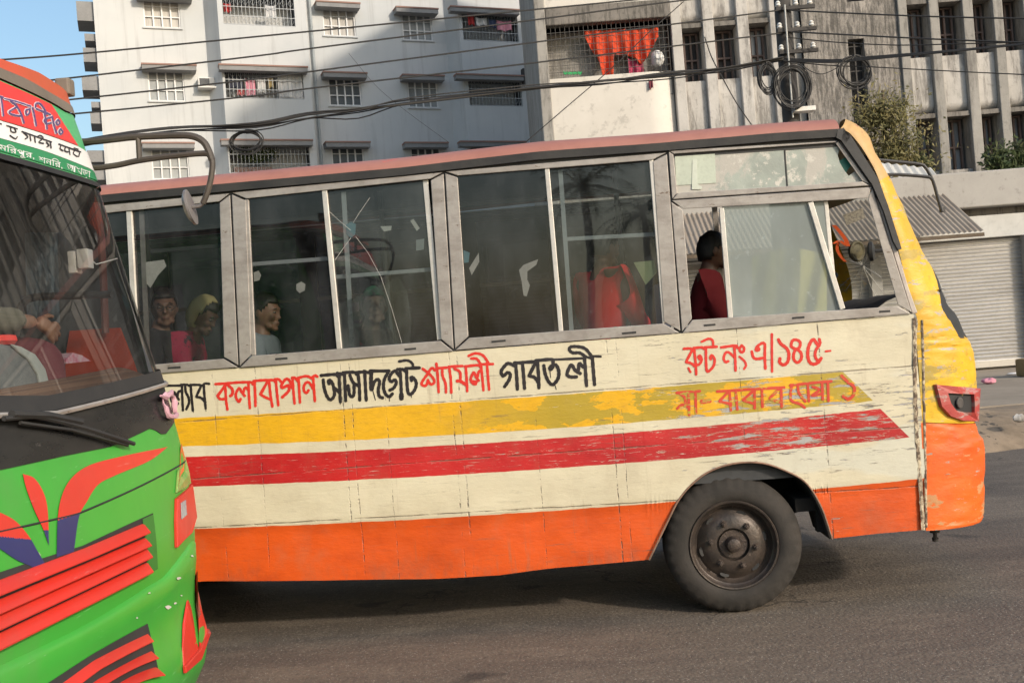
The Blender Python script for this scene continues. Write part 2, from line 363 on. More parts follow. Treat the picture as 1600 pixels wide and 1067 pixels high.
for s00, s0, s1 in ((sB00, sB0, sB1), (sD00, sD0, sD1)):
    mb.quad(AW(s00, 0, -.01), AW(s0, 0, BAY), AW(s0, ATOP, BAY), AW(s00, ATOP, -.01)); mb.quad(AW(s1, 0, -.01), AW(s1, 0, BAY), AW(s1, ATOP, BAY), AW(s1, ATOP, -.01))
mb.quad(AW(sL, 0), AW(sL, 0, -12), AW(sL, ATOP, -12), AW(sL, ATOP)); mb.quad(AW(sL, 0, -12), AW(sR, 0, -12), AW(sR, ATOP, -12), AW(sL, ATOP, -12)); mb.quad(AW(sR, 0), AW(sR, 0, -12), AW(sR, ATOP, -12), AW(sR, ATOP))
mb.quad(AW(sL, ATOP, 1.2), AW(sR, ATOP, 1.2), AW(sR, ATOP, -12), AW(sL, ATOP, -12))
mb.build('wall', M_WHITEWALL, APT, recalc=False)
def window4(root, W, r, off, curtain, n=4, grille=True):
    s0, s1, z0, z1 = r; f = MB(); fw = .05
    fbox(f, W, s0, s1, z0, z0+fw, off-.12, off-.05); fbox(f, W, s0, s1, z1-fw, z1, off-.12, off-.05)
    for i in range(n+1):
        c = lerp(s0+fw/2, s1-fw/2, i/n); fbox(f, W, c-fw/2-.004, c+fw/2+.004, z0, z1, off-.118, off-.048)
    zz = lerp(z0, z1, .36); fbox(f, W, s0, s1, zz-.02, zz+.02, off-.115, off-.06)
    zz = lerp(z0, z1, .70); fbox(f, W, s0, s1, zz-.012, zz+.012, off-.115, off-.07)
    fr = f.build('window', M_WFRAME, root)
    MB().quad(W(s0, z0, off-.135), W(s1, z0, off-.135), W(s1, z1, off-.135), W(s0, z1, off-.135)).build('pane', curtain, fr, root=root)
    sl = MB(); fbox(sl, W, s0-.06, s1+.06, z0-.06, z0-.003, off+.002, off+.06); sl.build('sill', M_WHITEWALL, fr, root=root)
for i, r in enumerate(winA): window4(APT, AW, r, 0, [M_CURTAINP, M_PANE, M_PANE][i])
for i, r in enumerate(winC): window4(APT, AW, r, 0, [M_CURTAINP, M_PANED, M_PANED, M_PANE, M_PANE, M_PANED][i])
def shade(x0, y0, x1, y1, off=0, d=.5):
    s0, z1 = A(x0, y0, off+d); s1, z0 = A(x1, y1, off+d)
    z1 = (A(x0, y0, off+d)[1]+A(x1, y0+(y1-y0)*.45, off+d)[1])/2; z0 = z1-.24
    b = MB(); fbox(b, AW, s0, s1, z0, z1-.065, off+.002, off+d); fbox(b, AW, s0-.02, s1+.02, z1-.062, z1, off+.002, off+d+.03, 1); b.build('sunshade', [M_SHADE, M_TERRA], APT)
for q in ((213, -14, 300, -3), (221, 97, 307, 109), (222, 220, 304, 229), (494, 0, 563, 12), (505, 110, 574, 120), (509, 219, 579, 227), (619, 9, 685, 20), (629, 114, 695, 125), (633, 220, 701, 228)): shade(*q)
for q in ((342, 99, 481, 111), (345, 215, 489, 226), (704, 9, 812, 22), (713, 113, 819, 127), (719, 218, 823, 228)): shade(*q, off=BAY, d=.4)
def grille(root, W, r, off, mat, name='balcony_grille'):
    s0, s1, z0, z1 = r; b = MB(); n = int((s1-s0)/.15)
    for i in range(n+1):
        c = lerp(s0, s1, i/n); fbox(b, W, c-.009, c+.009, z0, z1, off-.03, off-.012)
    for q in (.02, .30, .62, .98):
        zz = lerp(z0, z1, q); fbox(b, W, s0, s1, zz-.014, zz+.014, off-.034, off-.008)
    for q in (.17, .80):     # diamonds between the rails
        zc = lerp(z0, z1, q); h = (z1-z0)*.12
        for i in range(n//2+1):
            c = lerp(s0, s1, min(1, 2*i/n)); pts = [W(c-.1, zc, off-.02), W(c, zc+h, off-.02), W(c+.1, zc, off-.02), W(c, zc-h, off-.02), W(c-.1, zc, off-.02)]
            b.tube(pts, .008, 4, cap=False)
    return b.build(name, mat, root)
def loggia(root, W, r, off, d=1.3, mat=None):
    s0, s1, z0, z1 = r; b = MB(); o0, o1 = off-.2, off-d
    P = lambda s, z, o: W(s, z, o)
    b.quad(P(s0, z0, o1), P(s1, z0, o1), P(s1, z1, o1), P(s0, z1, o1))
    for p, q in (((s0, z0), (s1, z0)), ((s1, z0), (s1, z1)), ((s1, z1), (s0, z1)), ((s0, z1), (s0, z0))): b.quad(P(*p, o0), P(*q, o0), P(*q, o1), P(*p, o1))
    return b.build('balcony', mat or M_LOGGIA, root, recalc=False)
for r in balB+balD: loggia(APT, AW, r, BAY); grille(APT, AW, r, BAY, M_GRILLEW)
for x in (480, 486): pass
for x0, x1 in ((478, 491), (696, 711)):
    pz = MB(); s = A(x0, 0)[0]+.12; pz.tube([AW(s, 0, .12), AW(s, ATOP, .12)], .06, 8)
    pz.build('drain_pipe', M_PIPE, APT, smooth=True)
for i, (y0, y1, dd) in enumerate(((2, 32, 1.0), (52, 63, .65), (74, 96, .8), (118, 140, 1.0), (158, 167, .55), (175, 192, .65), (234, 252, 1.0), (262, 280, .8))):
    z1 = hitp(158, y0, AW(sL, 0), AN).z; z0 = hitp(158, y1, AW(sL, 0), AN).z
    b = MB(); P = lambda a, o, z: AW(sL-a, z, o)
    b.hexa([P(0.003, -.15, z0), P(dd*.62, -.15, z0), P(dd*.62, -1.5, z0), P(0.003, -1.5, z0)], [P(.003, -.15, z1), P(dd*.62, -.15, z1), P(dd*.62, -1.5, z1), P(.003, -1.5, z1)])
    b.build('sunshade', M_SHADE, APT)
# right-hand end column in front of the party wall
b = MB(); s0 = A(817, 40, BAY)[0]
fbox(b, AW, sD1+.003, sD1+.95, 0, ATOP-.05, -.05, BAY+.12); b.build('column', M_PIPE, APT)
bx = MB(); s0, z1 = A(817, 107, BAY+.4); s1, z0 = A(827, 130, BAY+.4); fbox(bx, AW, s0, s1, z0, z1, BAY+.13, BAY+.4); bx.build('meter_box', M_POLE, APT)
# air conditioner
s0, z1 = A(309, 121, .4); s1, z0 = A(336, 138, .4)
AC = thing('air_conditioner', AW((s0+s1)/2, z0, .1), 'boxy white air conditioner unit on the pale wall beside a window', 'air conditioner')
b = MB(); fbox(b, AW, s0, s1, z0+.06, z1, .03, .42); b.build('casing', M_WHITEP, AC, bevel=.015)
b = MB(); fbox(b, AW, s0+.06, lerp(s0, s1, .68), z0+.1, z1-.05, .422, .44)
for k in range(9): zz = lerp(z0+.12, z1-.08, k/8); fbox(b, AW, s0+.07, lerp(s0, s1, .67), zz, zz+.012, .441, .452, 1)
b.build('grill', [M_RDARK, M_GRILLE], AC)
b = MB(); fbox(b, AW, s0-.02, s1+.35, z0, z0+.055, .003, .46); b.build('bracket', M_WHITEP, AC)
# laundry and plants on the balconies
def hang(W, Ainv, x0, y0, x1, y1, off, mat, label, grp=None, wob=.05, name='hanging_cloth', cat='laundry', taper=0):
    s0, z1 = Ainv(x0, y0, off); s1, z0 = Ainv(x1, y1, off); ph = random.random()*9
    f = lambda a, b: W(lerp(s0, s1, a)+taper*(s1-s0)*(a-.5)*b, lerp(z1, z0, b)-(.05*math.sin(math.pi*a))*(1-b)-.03*math.sin(a*7+ph)*b, off+wob*math.sin(a*11+ph)*(.3+b))
    o = MB().grid(f, 14, 10).build(name, mat, smooth=True, solid=.012); return tag(o, label, cat, grp)
random.seed(4)
LG = 'laundry on the apartment balconies'
C_RED = cloth('red_cloth', (.48, .05, .05)); C_PINK = cloth('pink_cloth', (.66, .28, .36)); C_WHT = cloth('white_cloth', (.68, .68, .68)); C_DRK = cloth('dark_cloth', (.05, .055, .08)); C_YEL = cloth('buff_cloth', (.55, .45, .25)); C_NAVY = cloth('navy_cloth', (.06, .08, .16))
for (x0, y0, x1, y1, mt, lb) in (
    (357, 114, 380, 139, C_DRK, 'dark garments hanging behind the grille left of the pink one'),
    (383, 123, 400, 150, C_PINK, 'pink garment hanging mid balcony of the middle left bay'),
    (370, 139, 382, 150, C_RED, 'small red cloth below the dark garments'),
    (402, 124, 416, 146, C_WHT, 'white shirt hanging right of the pink garment'),
    (418, 121, 428, 138, C_YEL, 'buff cloth hanging right of the white shirt'),
    (349, 5, 361, 20, C_RED, 'red cloth in the top left balcony at the picture edge'),
    (414, 8, 432, 29, C_WHT, 'white sheet on the top left balcony grille')):
    hang(AW, A, x0, y0, x1, y1, BAY-.12, mt, lb, LG)
for (x0, y0, x1, y1, mt, lb) in (
    (730, 22, 742, 40, C_RED, 'red shirt hanging in the upper right balcony of the pale block'),
    (743, 27, 762, 41, C_WHT, 'white towel hanging beside the red shirt'),
    (763, 30, 775, 44, C_NAVY, 'navy cloth hanging between white and pink towels'),
    (776, 32, 800, 49, C_PINK, 'pink towel hanging at the right of the upper balcony')):
    hang(AW, A, x0, y0, x1, y1, BAY+.04, mt, lb, LG)
s0, z1 = A(428, 107, BAY-.1); s1, z0 = A(474, 155, BAY-.1)
o = hang(AW, A, 432, 108, 474, 155, BAY-.1, C_WHT, 'large pale sheet screening the right end of the middle balcony', LG)
def leaves(mb, c, r, n, sz, seed=1, shell=.0, squash=(1, 1, 1), core=0):
    rnd = random.Random(seed)
    for _ in range(n):
        while True:
            p = Vector((rnd.uniform(-1, 1), rnd.uniform(-1, 1), rnd.uniform(-1, 1)))
            if p.length <= 1 and p.length >= core: break
        q = Vector(c)+Vector((p.x*r*squash[0], p.y*r*squash[1], p.z*r*squash[2]))
        d = Vector((rnd.gauss(0, 1), rnd.gauss(0, 1), rnd.gauss(0, 1)-.3)).normalized(); e = d.orthogonal().normalized(); s = sz*rnd.uniform(.6, 1.3)
        mb.add([q, q+d*s*.5+e*s*.22, q+d*s, q+d*s*.5-e*s*.22], [(0, 1, 2, 3)])
PV = thing('balcony_plant', AW(*A(395, 250, BAY-.3), BAY-.3), 'bushy climbing plant behind the lowest left balcony grille', 'plant')
b = MB(); q = MB()
for i in range(9):
    s, z = A(368+i*7, 240+random.uniform(-8, 8), BAY-.2); leaves(b, AW(s, z, BAY-.16), .34, 130, .13, i, squash=(1, .35, .8))
b.build('foliage', M_LEAF2, PV)
s0_, z0_ = A(365, 262, BAY-.3); s1_, _ = A(425, 258, BAY-.3); fbox(q, AW, s0_, s1_, z0_-.25, z0_, BAY-.5, BAY-.25); q.build('planter', M_TERRA, PV)
# ================================================================ grimy concrete building (right)
RY = 28.0
def B(px, py, off=0): P = hitY(px, py, RY-off); return P.x, P.z
def BW(s, z, off=0): return Vector((s, RY-off, z))
CON = thing('concrete_building', (12, RY, 0), 'grimy grey concrete building with fins and narrow windows, right background', 'building')
xL = B(836, 60)[0]; xR = 27; RTOP = 20
xa = [B(x, 25)[0] for x in (1044, 1060, 1093, 1110, 1146, 1164, 1197, 1213)]
bx0, bx1 = B(855, 90)[0], B(1043, 90)[0]; bz0 = B(950, 124)[1]; bz1 = B(950, 42)[1]
xm0, xm1 = B(1252, 100)[0], B(1412, 100)[0]
# main body: recessed wall between fins, blotchy wall flush
mb = MB()
slit = [(*(B(1319, 66)[0], B(1354, 188)[0]), B(1340, 200)[1], B(1330, 66)[1]), (B(1317, 0)[0], B(1345, 8)[0], B(1330, 8)[1], B(1330, 8)[1]+2.2)]
holewall(mb, xm0, xm1, 0, RTOP, slit, BW, .28, .3); mb.build('blotchy_wall', M_MOULD, CON, recalc=False)
b = MB()
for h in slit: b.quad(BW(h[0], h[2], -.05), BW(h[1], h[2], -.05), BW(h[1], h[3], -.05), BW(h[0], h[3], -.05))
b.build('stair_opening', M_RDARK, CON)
g = MB()
for k in range(7): z = lerp(slit[0][2], slit[0][3], (k+.5)/7); fbox(g, BW, slit[0][0], slit[0][1], z-.015, z+.015, .1, .13)
c = (slit[0][0]+slit[0][1])/2; fbox(g, BW, c-.02, c+.02, slit[0][2], slit[0][3], .095, .135); g.build('stair_grille', M_POLE, CON)
mb = MB(); mb.quad(BW(xa[0]-.1, 0, -.3), BW(xm0, 0, -.3), BW(xm0, RTOP, -.3), BW(xa[0]-.1, RTOP, -.3)); mb.quad(BW(xm1, 0, -.3), BW(xR, 0, -.3), BW(xR, RTOP, -.3), BW(xm1, RTOP, -.3))
mb.box(xL, xR, RY+.32, RY+11, 0, RTOP); mb.build('wall', M_CONC, CON, recalc=False)
# floors: windows and rounded spandrels between fins
FL = 3.2; zw0 = B(1300, 104)[1]; zw1 = B(1300, 24)[1]       # window sill / head of the storey in view
def spandrel(mb, x0, x1, z0, z1, o0, o1):
    P = []; n = 6; r = .28
    prof = [(o1, z1), (o1, z0+r)]+[(o1-(o1-o0)*(1-math.cos(k/n*math.pi/2)), z0+r-r*math.sin(k/n*math.pi/2)) for k in range(1, n+1)]+[(o0, z1)]
    L = [BW(x0, z, o) for o, z in prof]; Rr = [BW(x1, z, o) for o, z in prof]; k = len(prof)
    mb.add(L+Rr, [tuple(range(k))[::-1], tuple(range(k, 2*k))]+[(i, (i+1) % k, k+(i+1) % k, k+i) for i in range(k)])
fins = []
for a, b_ in ((1044, 1060), (1093, 1110), (1146, 1164), (1197, 1213)): fins.append((B(a, 30)[0], B(b_, 30)[0]))
finsR = []
for a, b_ in ((1398, 1412), (1446, 1461), (1498, 1514), (1545, 1560), (1592, 1607), (1640, 1655), (1690, 1706)): finsR.append((B(a, 56)[0], B(b_, 56)[0]))
for k, F in enumerate(fins+finsR):
    f = MB(); fbox(f, BW, F[0], F[1], 0, RTOP, -.28, .36); f.build('fin', M_CONC if k > 3 else M_CONCL, CON, bevel=.02)
def bays(F, dz):
    for i in range(len(F)-1):
        x0, x1 = F[i][1]+.003, F[i+1][0]-.003
        for fl in (-2, -1, 0, 1, 2):
            z0 = zw0+dz+fl*FL; z1 = zw1+dz+fl*FL
            s = MB(); spandrel(s, x0, x1, z1+.16, z0+FL, -.2, .2); s.build('spandrel', M_CONCL, CON, smooth=True)
            s = MB(); fbox(s, BW, x0, x1, z1+.03, z1+.155, -.25, .3); s.build('ledge', M_SLABD, CON)
            if fl < -1: continue
            fr = MB(); fw = .05; xx0, xx1 = x0+.1, x1-.08
            for u in (xx0, (xx0+xx1)/2-.02, xx1-fw): fbox(fr, BW, u, u+fw, z0, z1, -.22, -.13)
            for zz in (z0, lerp(z0, z1, .45), z1-fw): fbox(fr, BW, xx0, xx1, zz, zz+fw, -.215, -.135)
            wd = fr.build('window', M_RWOOD, CON)
            op = random.random()
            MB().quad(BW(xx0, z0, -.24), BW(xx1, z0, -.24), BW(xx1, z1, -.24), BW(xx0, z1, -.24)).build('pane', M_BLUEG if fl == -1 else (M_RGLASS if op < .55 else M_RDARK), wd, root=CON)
bays(fins, -.18); bays(finsR, 0)
# corner between 4th fin and blotchy wall
c0 = MB(); fbox(c0, BW, fins[3][1]+.003, xm0-.003, 0, RTOP, -.29, .12); c0.build('return_wall', M_CONC, CON)
# balcony bay
e = MB(); fbox(e, BW, xL, bx0-.003, 0, RTOP, -.3, .5); e.build('end_column', M_CONC, CON, bevel=.03)
pr = MB(); z0p = bz0-1.15
def parap(a, b_):
    s = lerp(bx0, fins[0][0]-.02, a); return BW(s, lerp(bz0-FL+.95, bz0, b_), .45-.35*max(0, (a-.78)/.22)**2)
pr.grid(parap, 40, 4); pr.quad(BW(bx0, bz0, .45), BW(fins[0][0]-.02, bz0, .1), BW(fins[0][0]-.02, bz0, -.2), BW(bx0, bz0, .25))
pr.build('parapet', M_PARA, CON, smooth=True, recalc=False)
pr = MB(); pr.grid(lambda a, b_: BW(lerp(bx0, fins[0][0]-.02, a), lerp(bz1+.5, bz1+FL-.7, b_), .45-.35*max(0, (a-.78)/.22)**2), 40, 4); pr.build('parapet', M_PARA, CON, smooth=True, recalc=False)
pr = MB(); fbox(pr, BW, bx0, fins[0][0]-.02, bz1, bz1+.5, -1.2, .48); pr.build('slab', M_SLABD, CON, bevel=.03)
pr = MB(); fbox(pr, BW, bx0, fins[0][0]-.02, bz0-FL+.5, bz0-FL+.94, -1.2, .48); pr.build('slab', M_SLABD, CON, bevel=.03)
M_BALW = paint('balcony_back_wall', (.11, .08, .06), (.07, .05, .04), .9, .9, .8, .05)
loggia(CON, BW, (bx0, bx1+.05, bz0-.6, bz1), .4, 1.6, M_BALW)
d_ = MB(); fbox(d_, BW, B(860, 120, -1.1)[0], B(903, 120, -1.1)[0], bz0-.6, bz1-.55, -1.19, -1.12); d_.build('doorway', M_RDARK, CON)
g = MB()
n = 26
for i in range(n+1): s = lerp(bx0, bx1, i/n); fbox(g, BW, s-.005, s+.005, bz0, bz1, .36, .375)
for k in range(9): z = lerp(bz0, bz1, k/8); fbox(g, BW, bx0, bx1, z-.006, z+.006, .362, .378)
g.build('balcony_grille', paint('dark_mesh', (.085, .08, .075), (.05, .05, .048), .7, 4), CON)
# curtain
zc = lambda x, y: B(x, y, .1)
prof = interp([(912, 57), (928, 92), (936, 122), (953, 121), (956, 86), (983, 88), (996, 101), (1006, 92), (1018, 76), (1028, 58)])
cx0, cx1 = 912, 1028
def curt(a, b_):
    x = lerp(cx0, cx1, a); s, zt = zc(x, lerp(50, 45, a)); zb = zc(x, prof(x))[1]
    return BW(s+.03*math.sin(b_*5+a*20)*b_, lerp(zt, zb, b_), .14+.09*math.sin(a*40+math.sin(a*9))*(0.4+.6*b_)+.02*math.sin(a*13+b_*4))
M_ORC = cloth('orange_curtain_cloth', (.66, .075, .025), (.48, .045, .018))
tag(MB().grid(curt, 90, 14).build('curtain', M_ORC, smooth=True, solid=.01), 'bright orange curtain tied up across the grimy balcony', 'curtain')
hang(BW, B, 981, 92, 1006, 120, .05, cloth('magenta_cloth', (.42, .05, .11)), 'magenta cloth hanging under the orange curtain')
b = MB(); s, z = B(1027, 92, .2); b.ball(BW(s, z, .2), (.19, .15, .24), 14)
for v in b.v: v += Vector((1, 1, 1))*.03*mnoise.noise(v*9)
tag(b.build('bundle', C_WHT, smooth=True), 'pale cloth bundle hung right of the orange curtain', 'bundle')
tag(MB().grid(lambda a, b_: BW(*(lambda q: (q[0], q[1]+.02*math.sin(a*40)))(B(lerp(880, 909, a), lerp(113, 117, b_), .2)), .2), 24, 3).build('basket', cloth('green_plastic', (.05, .40, .14)), solid=.04), 'bright green rack standing on the balcony ledge', 'rack')
hang(BW, B, 1013, 124, 1021, 138, .52, cloth('maroon_cloth', (.16, .035, .05)), 'small maroon rag hanging over the white parapet', wob=.02)
# ================================================================ shop row: parapet, lintel, shutters, tin awnings
SY = 23.5
S = lambda px, py: hitY(px, py, SY)
SHOP = thing('shop_row', (11, SY, SZ), 'low concrete shop row with rolled down steel shutters beside the pavement', 'shop building')
x0s, x1s = 3.2, 22.0
zt = S(1550, 270).z; zp = S(1550, 325).z; zl0 = S(1550, 372).z; zl1 = S(1550, 337).z
b = MB(); b.box(x0s, x1s, SY-.45, SY+2.2, zp, zt); b.build('parapet', M_WALLG, SHOP, bevel=.03)
b = MB(); b.box(x0s, x1s, SY-.05, SY+2.1, zl1-.002, zp-.003); b.build('soffit', M_SLABD, SHOP)  # dark slab colour paints the shadow in the recess under the parapet
b = MB(); b.box(x0s, x1s, SY-.22, SY+.1, zl0, zl1-.004); b.build('lintel', M_LINT, SHOP, bevel=.015)
xs1 = S(1598, 450).x; W_ = 3.4
xsh = [xs1+.25+W_, xs1, xs1-W_-.25, xs1-2*(W_+.25), xs1-3*(W_+.25)]
pm = MB()
for x in xsh: pm.box(x, x+.25, SY-.3, SY+.3, SZ, zl0-.003)
pm.box(x0s, x1s, SY+.12, SY+2.1, SZ, zl1-.005); pm.build('pier', M_WALLG, SHOP)
for x in xsh:
    sh = MB(); n = 34; z0, z1 = SZ+.07, zl0-.01; xa_, xb_ = x-W_, x
    prof = []
    for i in range(n):
        za = lerp(z0, z1, i/n); zb = lerp(z0, z1, (i+1)/n); hgt = zb-za
        prof += [(za, 0), (za+hgt*.12, 0), (za+hgt*.28, .022), (za+hgt*.62, .030), (za+hgt*.88, .014)]
    prof.append((z1, 0)); k = len(prof)
    sh.add([Vector((xa_, SY-.02-o, z)) for z, o in prof]+[Vector((xb_, SY-.02-o, z)) for z, o in prof], [(i, i+1, k+i+1, k+i) for i in range(k-1)])
    r = sh.build('shutter', M_SHUT, SHOP, recalc=False)
    MB().box(xa_, xb_, SY-.07, SY-.01, SZ+.05, SZ+.22).build('bottom_rail', M_SHUT, r, root=SHOP, bevel=.01)
def tin(name, P00, P10, P01, P11, mat, pitch=.11, amp=.018, lab='', cat='awning', n2=3):
    P00, P10, P01, P11 = map(Vector, (P00, P10, P01, P11)); n = int((P10-P00).length/pitch*6)
    nrm = (P10-P00).cross(P01-P00).normalized()
    f = lambda a, b_: P00.lerp(P10, a).lerp(P01.lerp(P11, a), b_)+nrm*amp*math.sin(a*n/6*2*math.pi)
    return MB().grid(f, n, n2).build(name, mat, smooth=False, solid=.003)
# awning hangs from the parapet towards the road
e1 = hitY(1538, 361, SY-1.5); r1 = hitY(1456, 286, SY-.1); ze = e1.z; zr = r1.z
o = tin('awning', (3.3, SY-.1, zr), (r1.x, SY-.1, zr), (3.3, SY-1.5, ze), (e1.x, SY-1.5, ze), M_TIN)
tag(o, 'brown corrugated tin awning sloping over the shutters behind the bus', 'awning')
ob = MB().box(3.3, e1.x, SY-1.5, SY-1.44, ze-.11, ze-.03).build('eave_batten', M_BARK, None)
ob.parent = o; ob.matrix_parent_inverse = Matrix.Translation(o.location).inverted()
u0 = hitY(1412, 268, SY+.2); u1 = hitY(1456, 284, SY+.2)
o = tin('roof_sheet', (u0.x-.9, SY+.2, u0.z+.32), (u1.x, SY+.2, u0.z+.02), (u0.x-.9, SY-.2, u1.z+.2), (u1.x, SY-.2, u1.z), paint('faded_sheet', (.5, .5, .48), (.36, .36, .34), .5, 2, .7, .1), .2, .02)
tag(o, 'pale corrugated sheet lying above the brown awning', 'roof sheet')
# litter
def blob(name, px, py, z, r, mat, lab, cat='litter', grp=None, sq=.4, seed=0):
    P = hitZ(px, py, z); b = MB().ball(P+Vector((0, 0, r*sq)), (r, r*.8, r*sq), 12)
    for v in b.v: v += (v-P)*(.5*mnoise.noise(v*7+Vector((seed, 0, 0)))+.45*mnoise.noise(v*19))
    return tag(b.build(name, mat, smooth=True), lab, cat, grp)
blob('plastic_bag', 1546, 600, SZ, .12, C_PINK, 'crumpled pink plastic bag lying on the pavement edge')
blob('paper_scrap', 1583, 585, SZ, .16, C_WHT, 'flat white scrap lying below the shutter', sq=.12)
blob('stone', 1593, 660, .3, .09, M_CONCL, 'small pale stone on the dirt bank', 'stone', sq=.7)
b = MB(); P = hitZ(1608, 588, SZ); b.bbox(P.x-.12, P.x+.5, P.y-.3, P.y+.3, SZ, SZ+.36, .05); tag(b.build('sack', cloth('brown_sack', (.30, .20, .09)), smooth=True), 'brown sack standing at the far right by the shutter', 'sack')
# ================================================================ trees and shrubs behind the shops
def tree(name, base, top, rx, ry, n, sz, mat, lab, seed, grp=None, limbs=9):
    rnd = random.Random(seed); base = Vector(base); top = Vector(top)
    T = thing(name, base, lab, 'tree' if 'tree' in name else 'shrub', group=grp)
    tr = MB(); lf = MB(); H = top-base; tips = []
    trunk = [base+H*t+Vector((math.sin(t*5+seed)*.12, math.cos(t*4)*.1, 0))*H.length*.12*t for t in [i/8 for i in range(9)]]
    tr.tube(trunk, [.055*H.length/3*(1-.8*i/8)+.008 for i in range(9)], 7)
    for k in range(limbs):
        t0 = rnd.uniform(.35, 1); p = trunk[int(t0*8)]; a = rnd.uniform(0, 6.28); L = (1.32-t0)*rnd.uniform(.55, 1.1)
        d = Vector((math.cos(a)*rx, math.sin(a)*ry, rnd.uniform(.15, .8)*rx))*L
        pts = [p, p+d*.5+Vector((0, 0, .1)), p+d]; tr.tube(pts, [.022, .014, .006], 5); tips += [pts[1], pts[2], p+d*.75]
        for _ in range(3):
            q = p+d*rnd.uniform(.4, 1); e = Vector((rnd.uniform(-1, 1)*rx, rnd.uniform(-1, 1)*ry, rnd.uniform(-.3, .9)*rx))*.35; tr.tube([q, q+e], [.010, .004], 4); tips += [q+e, q+e*.6]
    tips += trunk[4:]
    for i in range(n):
        c = rnd.choice(tips); p = c+Vector((rnd.gauss(0, .16)*rx, rnd.gauss(0, .16)*ry, rnd.gauss(0, .17)*rx))
        d = Vector((rnd.gauss(0, 1), rnd.gauss(0, 1), rnd.gauss(-.1, 1))).normalized(); e = d.orthogonal().normalized(); s = sz*rnd.uniform(.5, 1.3)
        lf.add([p, p+d*s*.5+e*s*.24, p+d*s, p+d*s*.5-e*s*.24], [(0, 1, 2, 3)])
    tr.build('trunk', M_BARK, T, smooth=True); lf.build('crown', mat, T, recalc=False); return T
TY = 26.3
pt = hitY(1372, 150, TY); pb = hitY(1388, 300, TY)
tree('olive_tree', (pb.x, TY, .4), (pt.x, TY, pt.z+.12), 1.5, .9, 10500, .135, M_LEAF, 'dusty olive tree with twiggy crown behind the tin awning', 3, limbs=34)
pt = hitY(1432, 215, TY+.3); tree('slender_tree', (pt.x, TY+.4, .4), (pt.x, TY+.4, pt.z), .6, .5, 1600, .15, M_LEAF2, 'slender green tree right of the olive tree', 8)
pt = hitY(1545, 238, TY-.2); tree('green_shrub', (pt.x, TY-.3, 3.0), (pt.x, TY-.3, pt.z), .85, .5, 2200, .17, M_LEAF2, 'green shrub rising over the shop parapet at far right', 5)
pt = hitY(1592, 230, TY-.1); tree('dense_shrub', (pt.x, TY-.2, 3.0), (pt.x, TY-.2, pt.z), .8, .5, 2200, .17, M_LEAF2, 'leafy shrub cut by the right picture edge', 6)
# palms on the near side of the street: they show as dark shapes mirrored in the bus windows
def palm(x, y, h, lab, seed):
    rnd = random.Random(seed); P = thing('palm_tree', (x, y, 0), lab, 'tree', group='palms across the street'); tr = MB()
    pts = [Vector((x+.35*math.sin(t*2), y, h*t)) for t in [i/9 for i in range(10)]]; tr.tube(pts, [.20-.07*i/9 for i in range(10)], 9); tr.build('trunk', M_BARK, P, smooth=True)
    lf = MB(); top = pts[-1]
    for k in range(26):
        a = k*2.4+rnd.uniform(-.2, .2); el = rnd.uniform(-.5, 1.1); L = rnd.uniform(1.5, 2.3); q = top.copy(); d = Vector((math.cos(a)*math.cos(el), math.sin(a)*math.cos(el), math.sin(el))); sp = []
        for i in range(9): sp.append(q.copy()); q = q+d*L/8; d = (d+Vector((0, 0, -.17))).normalized()
        lf.tube(sp, [.022-.002*i for i in range(9)], 4)
        for i in range(1, 9):
            for s_ in (-1, 1):
                for u in (0, .5):
                    b = sp[i-1].lerp(sp[i], u); t = (sp[i]-sp[i-1]).normalized(); lat = t.cross(Vector((0, 0, 1))).normalized()*s_; e = b+lat*.42*math.sin(i/9*2.6+.3)+t*.22-Vector((0, 0, .14)); lf.add([b, b+t*.05, e], [(0, 1, 2)])
    lf.build('crown', M_LEAF2, P, recalc=False)
palm(-.9, -24, 7.4, 'tall palm across the street, mirrored in the third bus window', 1); palm(1.2, -26, 6.4, 'shorter palm across the street, mirrored right of the tall palm', 2)
# ================================================================ utility pole, cables, coils
PYY = 17.0
pA = hitY(1222, 0, PYY); pB = hitY(1236, 186, PYY); px_ = (pA.x+pB.x)/2
POLE = thing('utility_pole', (px_, PYY, SZ), 'sooty utility pole behind the bus carrying tangled cables', 'utility pole')
MB().tube([(px_, PYY, SZ-.1), (px_, PYY, 9)], [.17, .13], 12).build('mast', M_POLE, POLE, smooth=True)
for y in (18, 52, 86):
    z = hitY(1226, y, PYY).z; b = MB().box(px_-.16, px_+.5, PYY-.18, PYY-.12, z-.03, z+.03)
    cr = b.build('crossarm', M_POLE, POLE)
    for dx in (-.12, .18, .42): MB().lathe([(0, .03), (.02, .05), (.05, .035), (.07, .045), (.1, .02)], (px_+dx, PYY-.15, z+.032), (0, 0, 1), 10, close=True).build('insulator', M_WHITEP, cr, root=POLE, smooth=True)
MB().tube([hitY(1226, 8, PYY-.22), hitY(1239, 184, PYY-.22)], .014, 8).build('conduit', M_LINT, POLE, smooth=True)
z = hitY(1240, 178, PYY).z; MB().box(px_-.02, px_+.34, PYY-.3, PYY-.1, z-.03, z+.05).build('junction_box', M_WHITEP, POLE, bevel=.01)
CG = 'overhead cables strung from the utility pole'
def cable(pts, r, lab, n=4, Y=None, sway=0):
    P = catmull(pts, n); out = []
    for i, p in enumerate(P):
        out.append(hitY(p[0], p[1], (Y(p[0]) if callable(Y) else (Y or PYY-.15))))
    return tag(MB().tube(out, r*.78, 6).build('cable', M_CABLE, smooth=True), lab, 'cable', CG)
YL = lambda x: lerp(14.0, PYY-.15, min(1, max(0, x/1220)))
cable([(-60, 97), (14, 93), (152, 82), (480, 50), (840, 15), (1222, -22)], .016, 'uppermost black cable crossing the pale block', Y=YL)
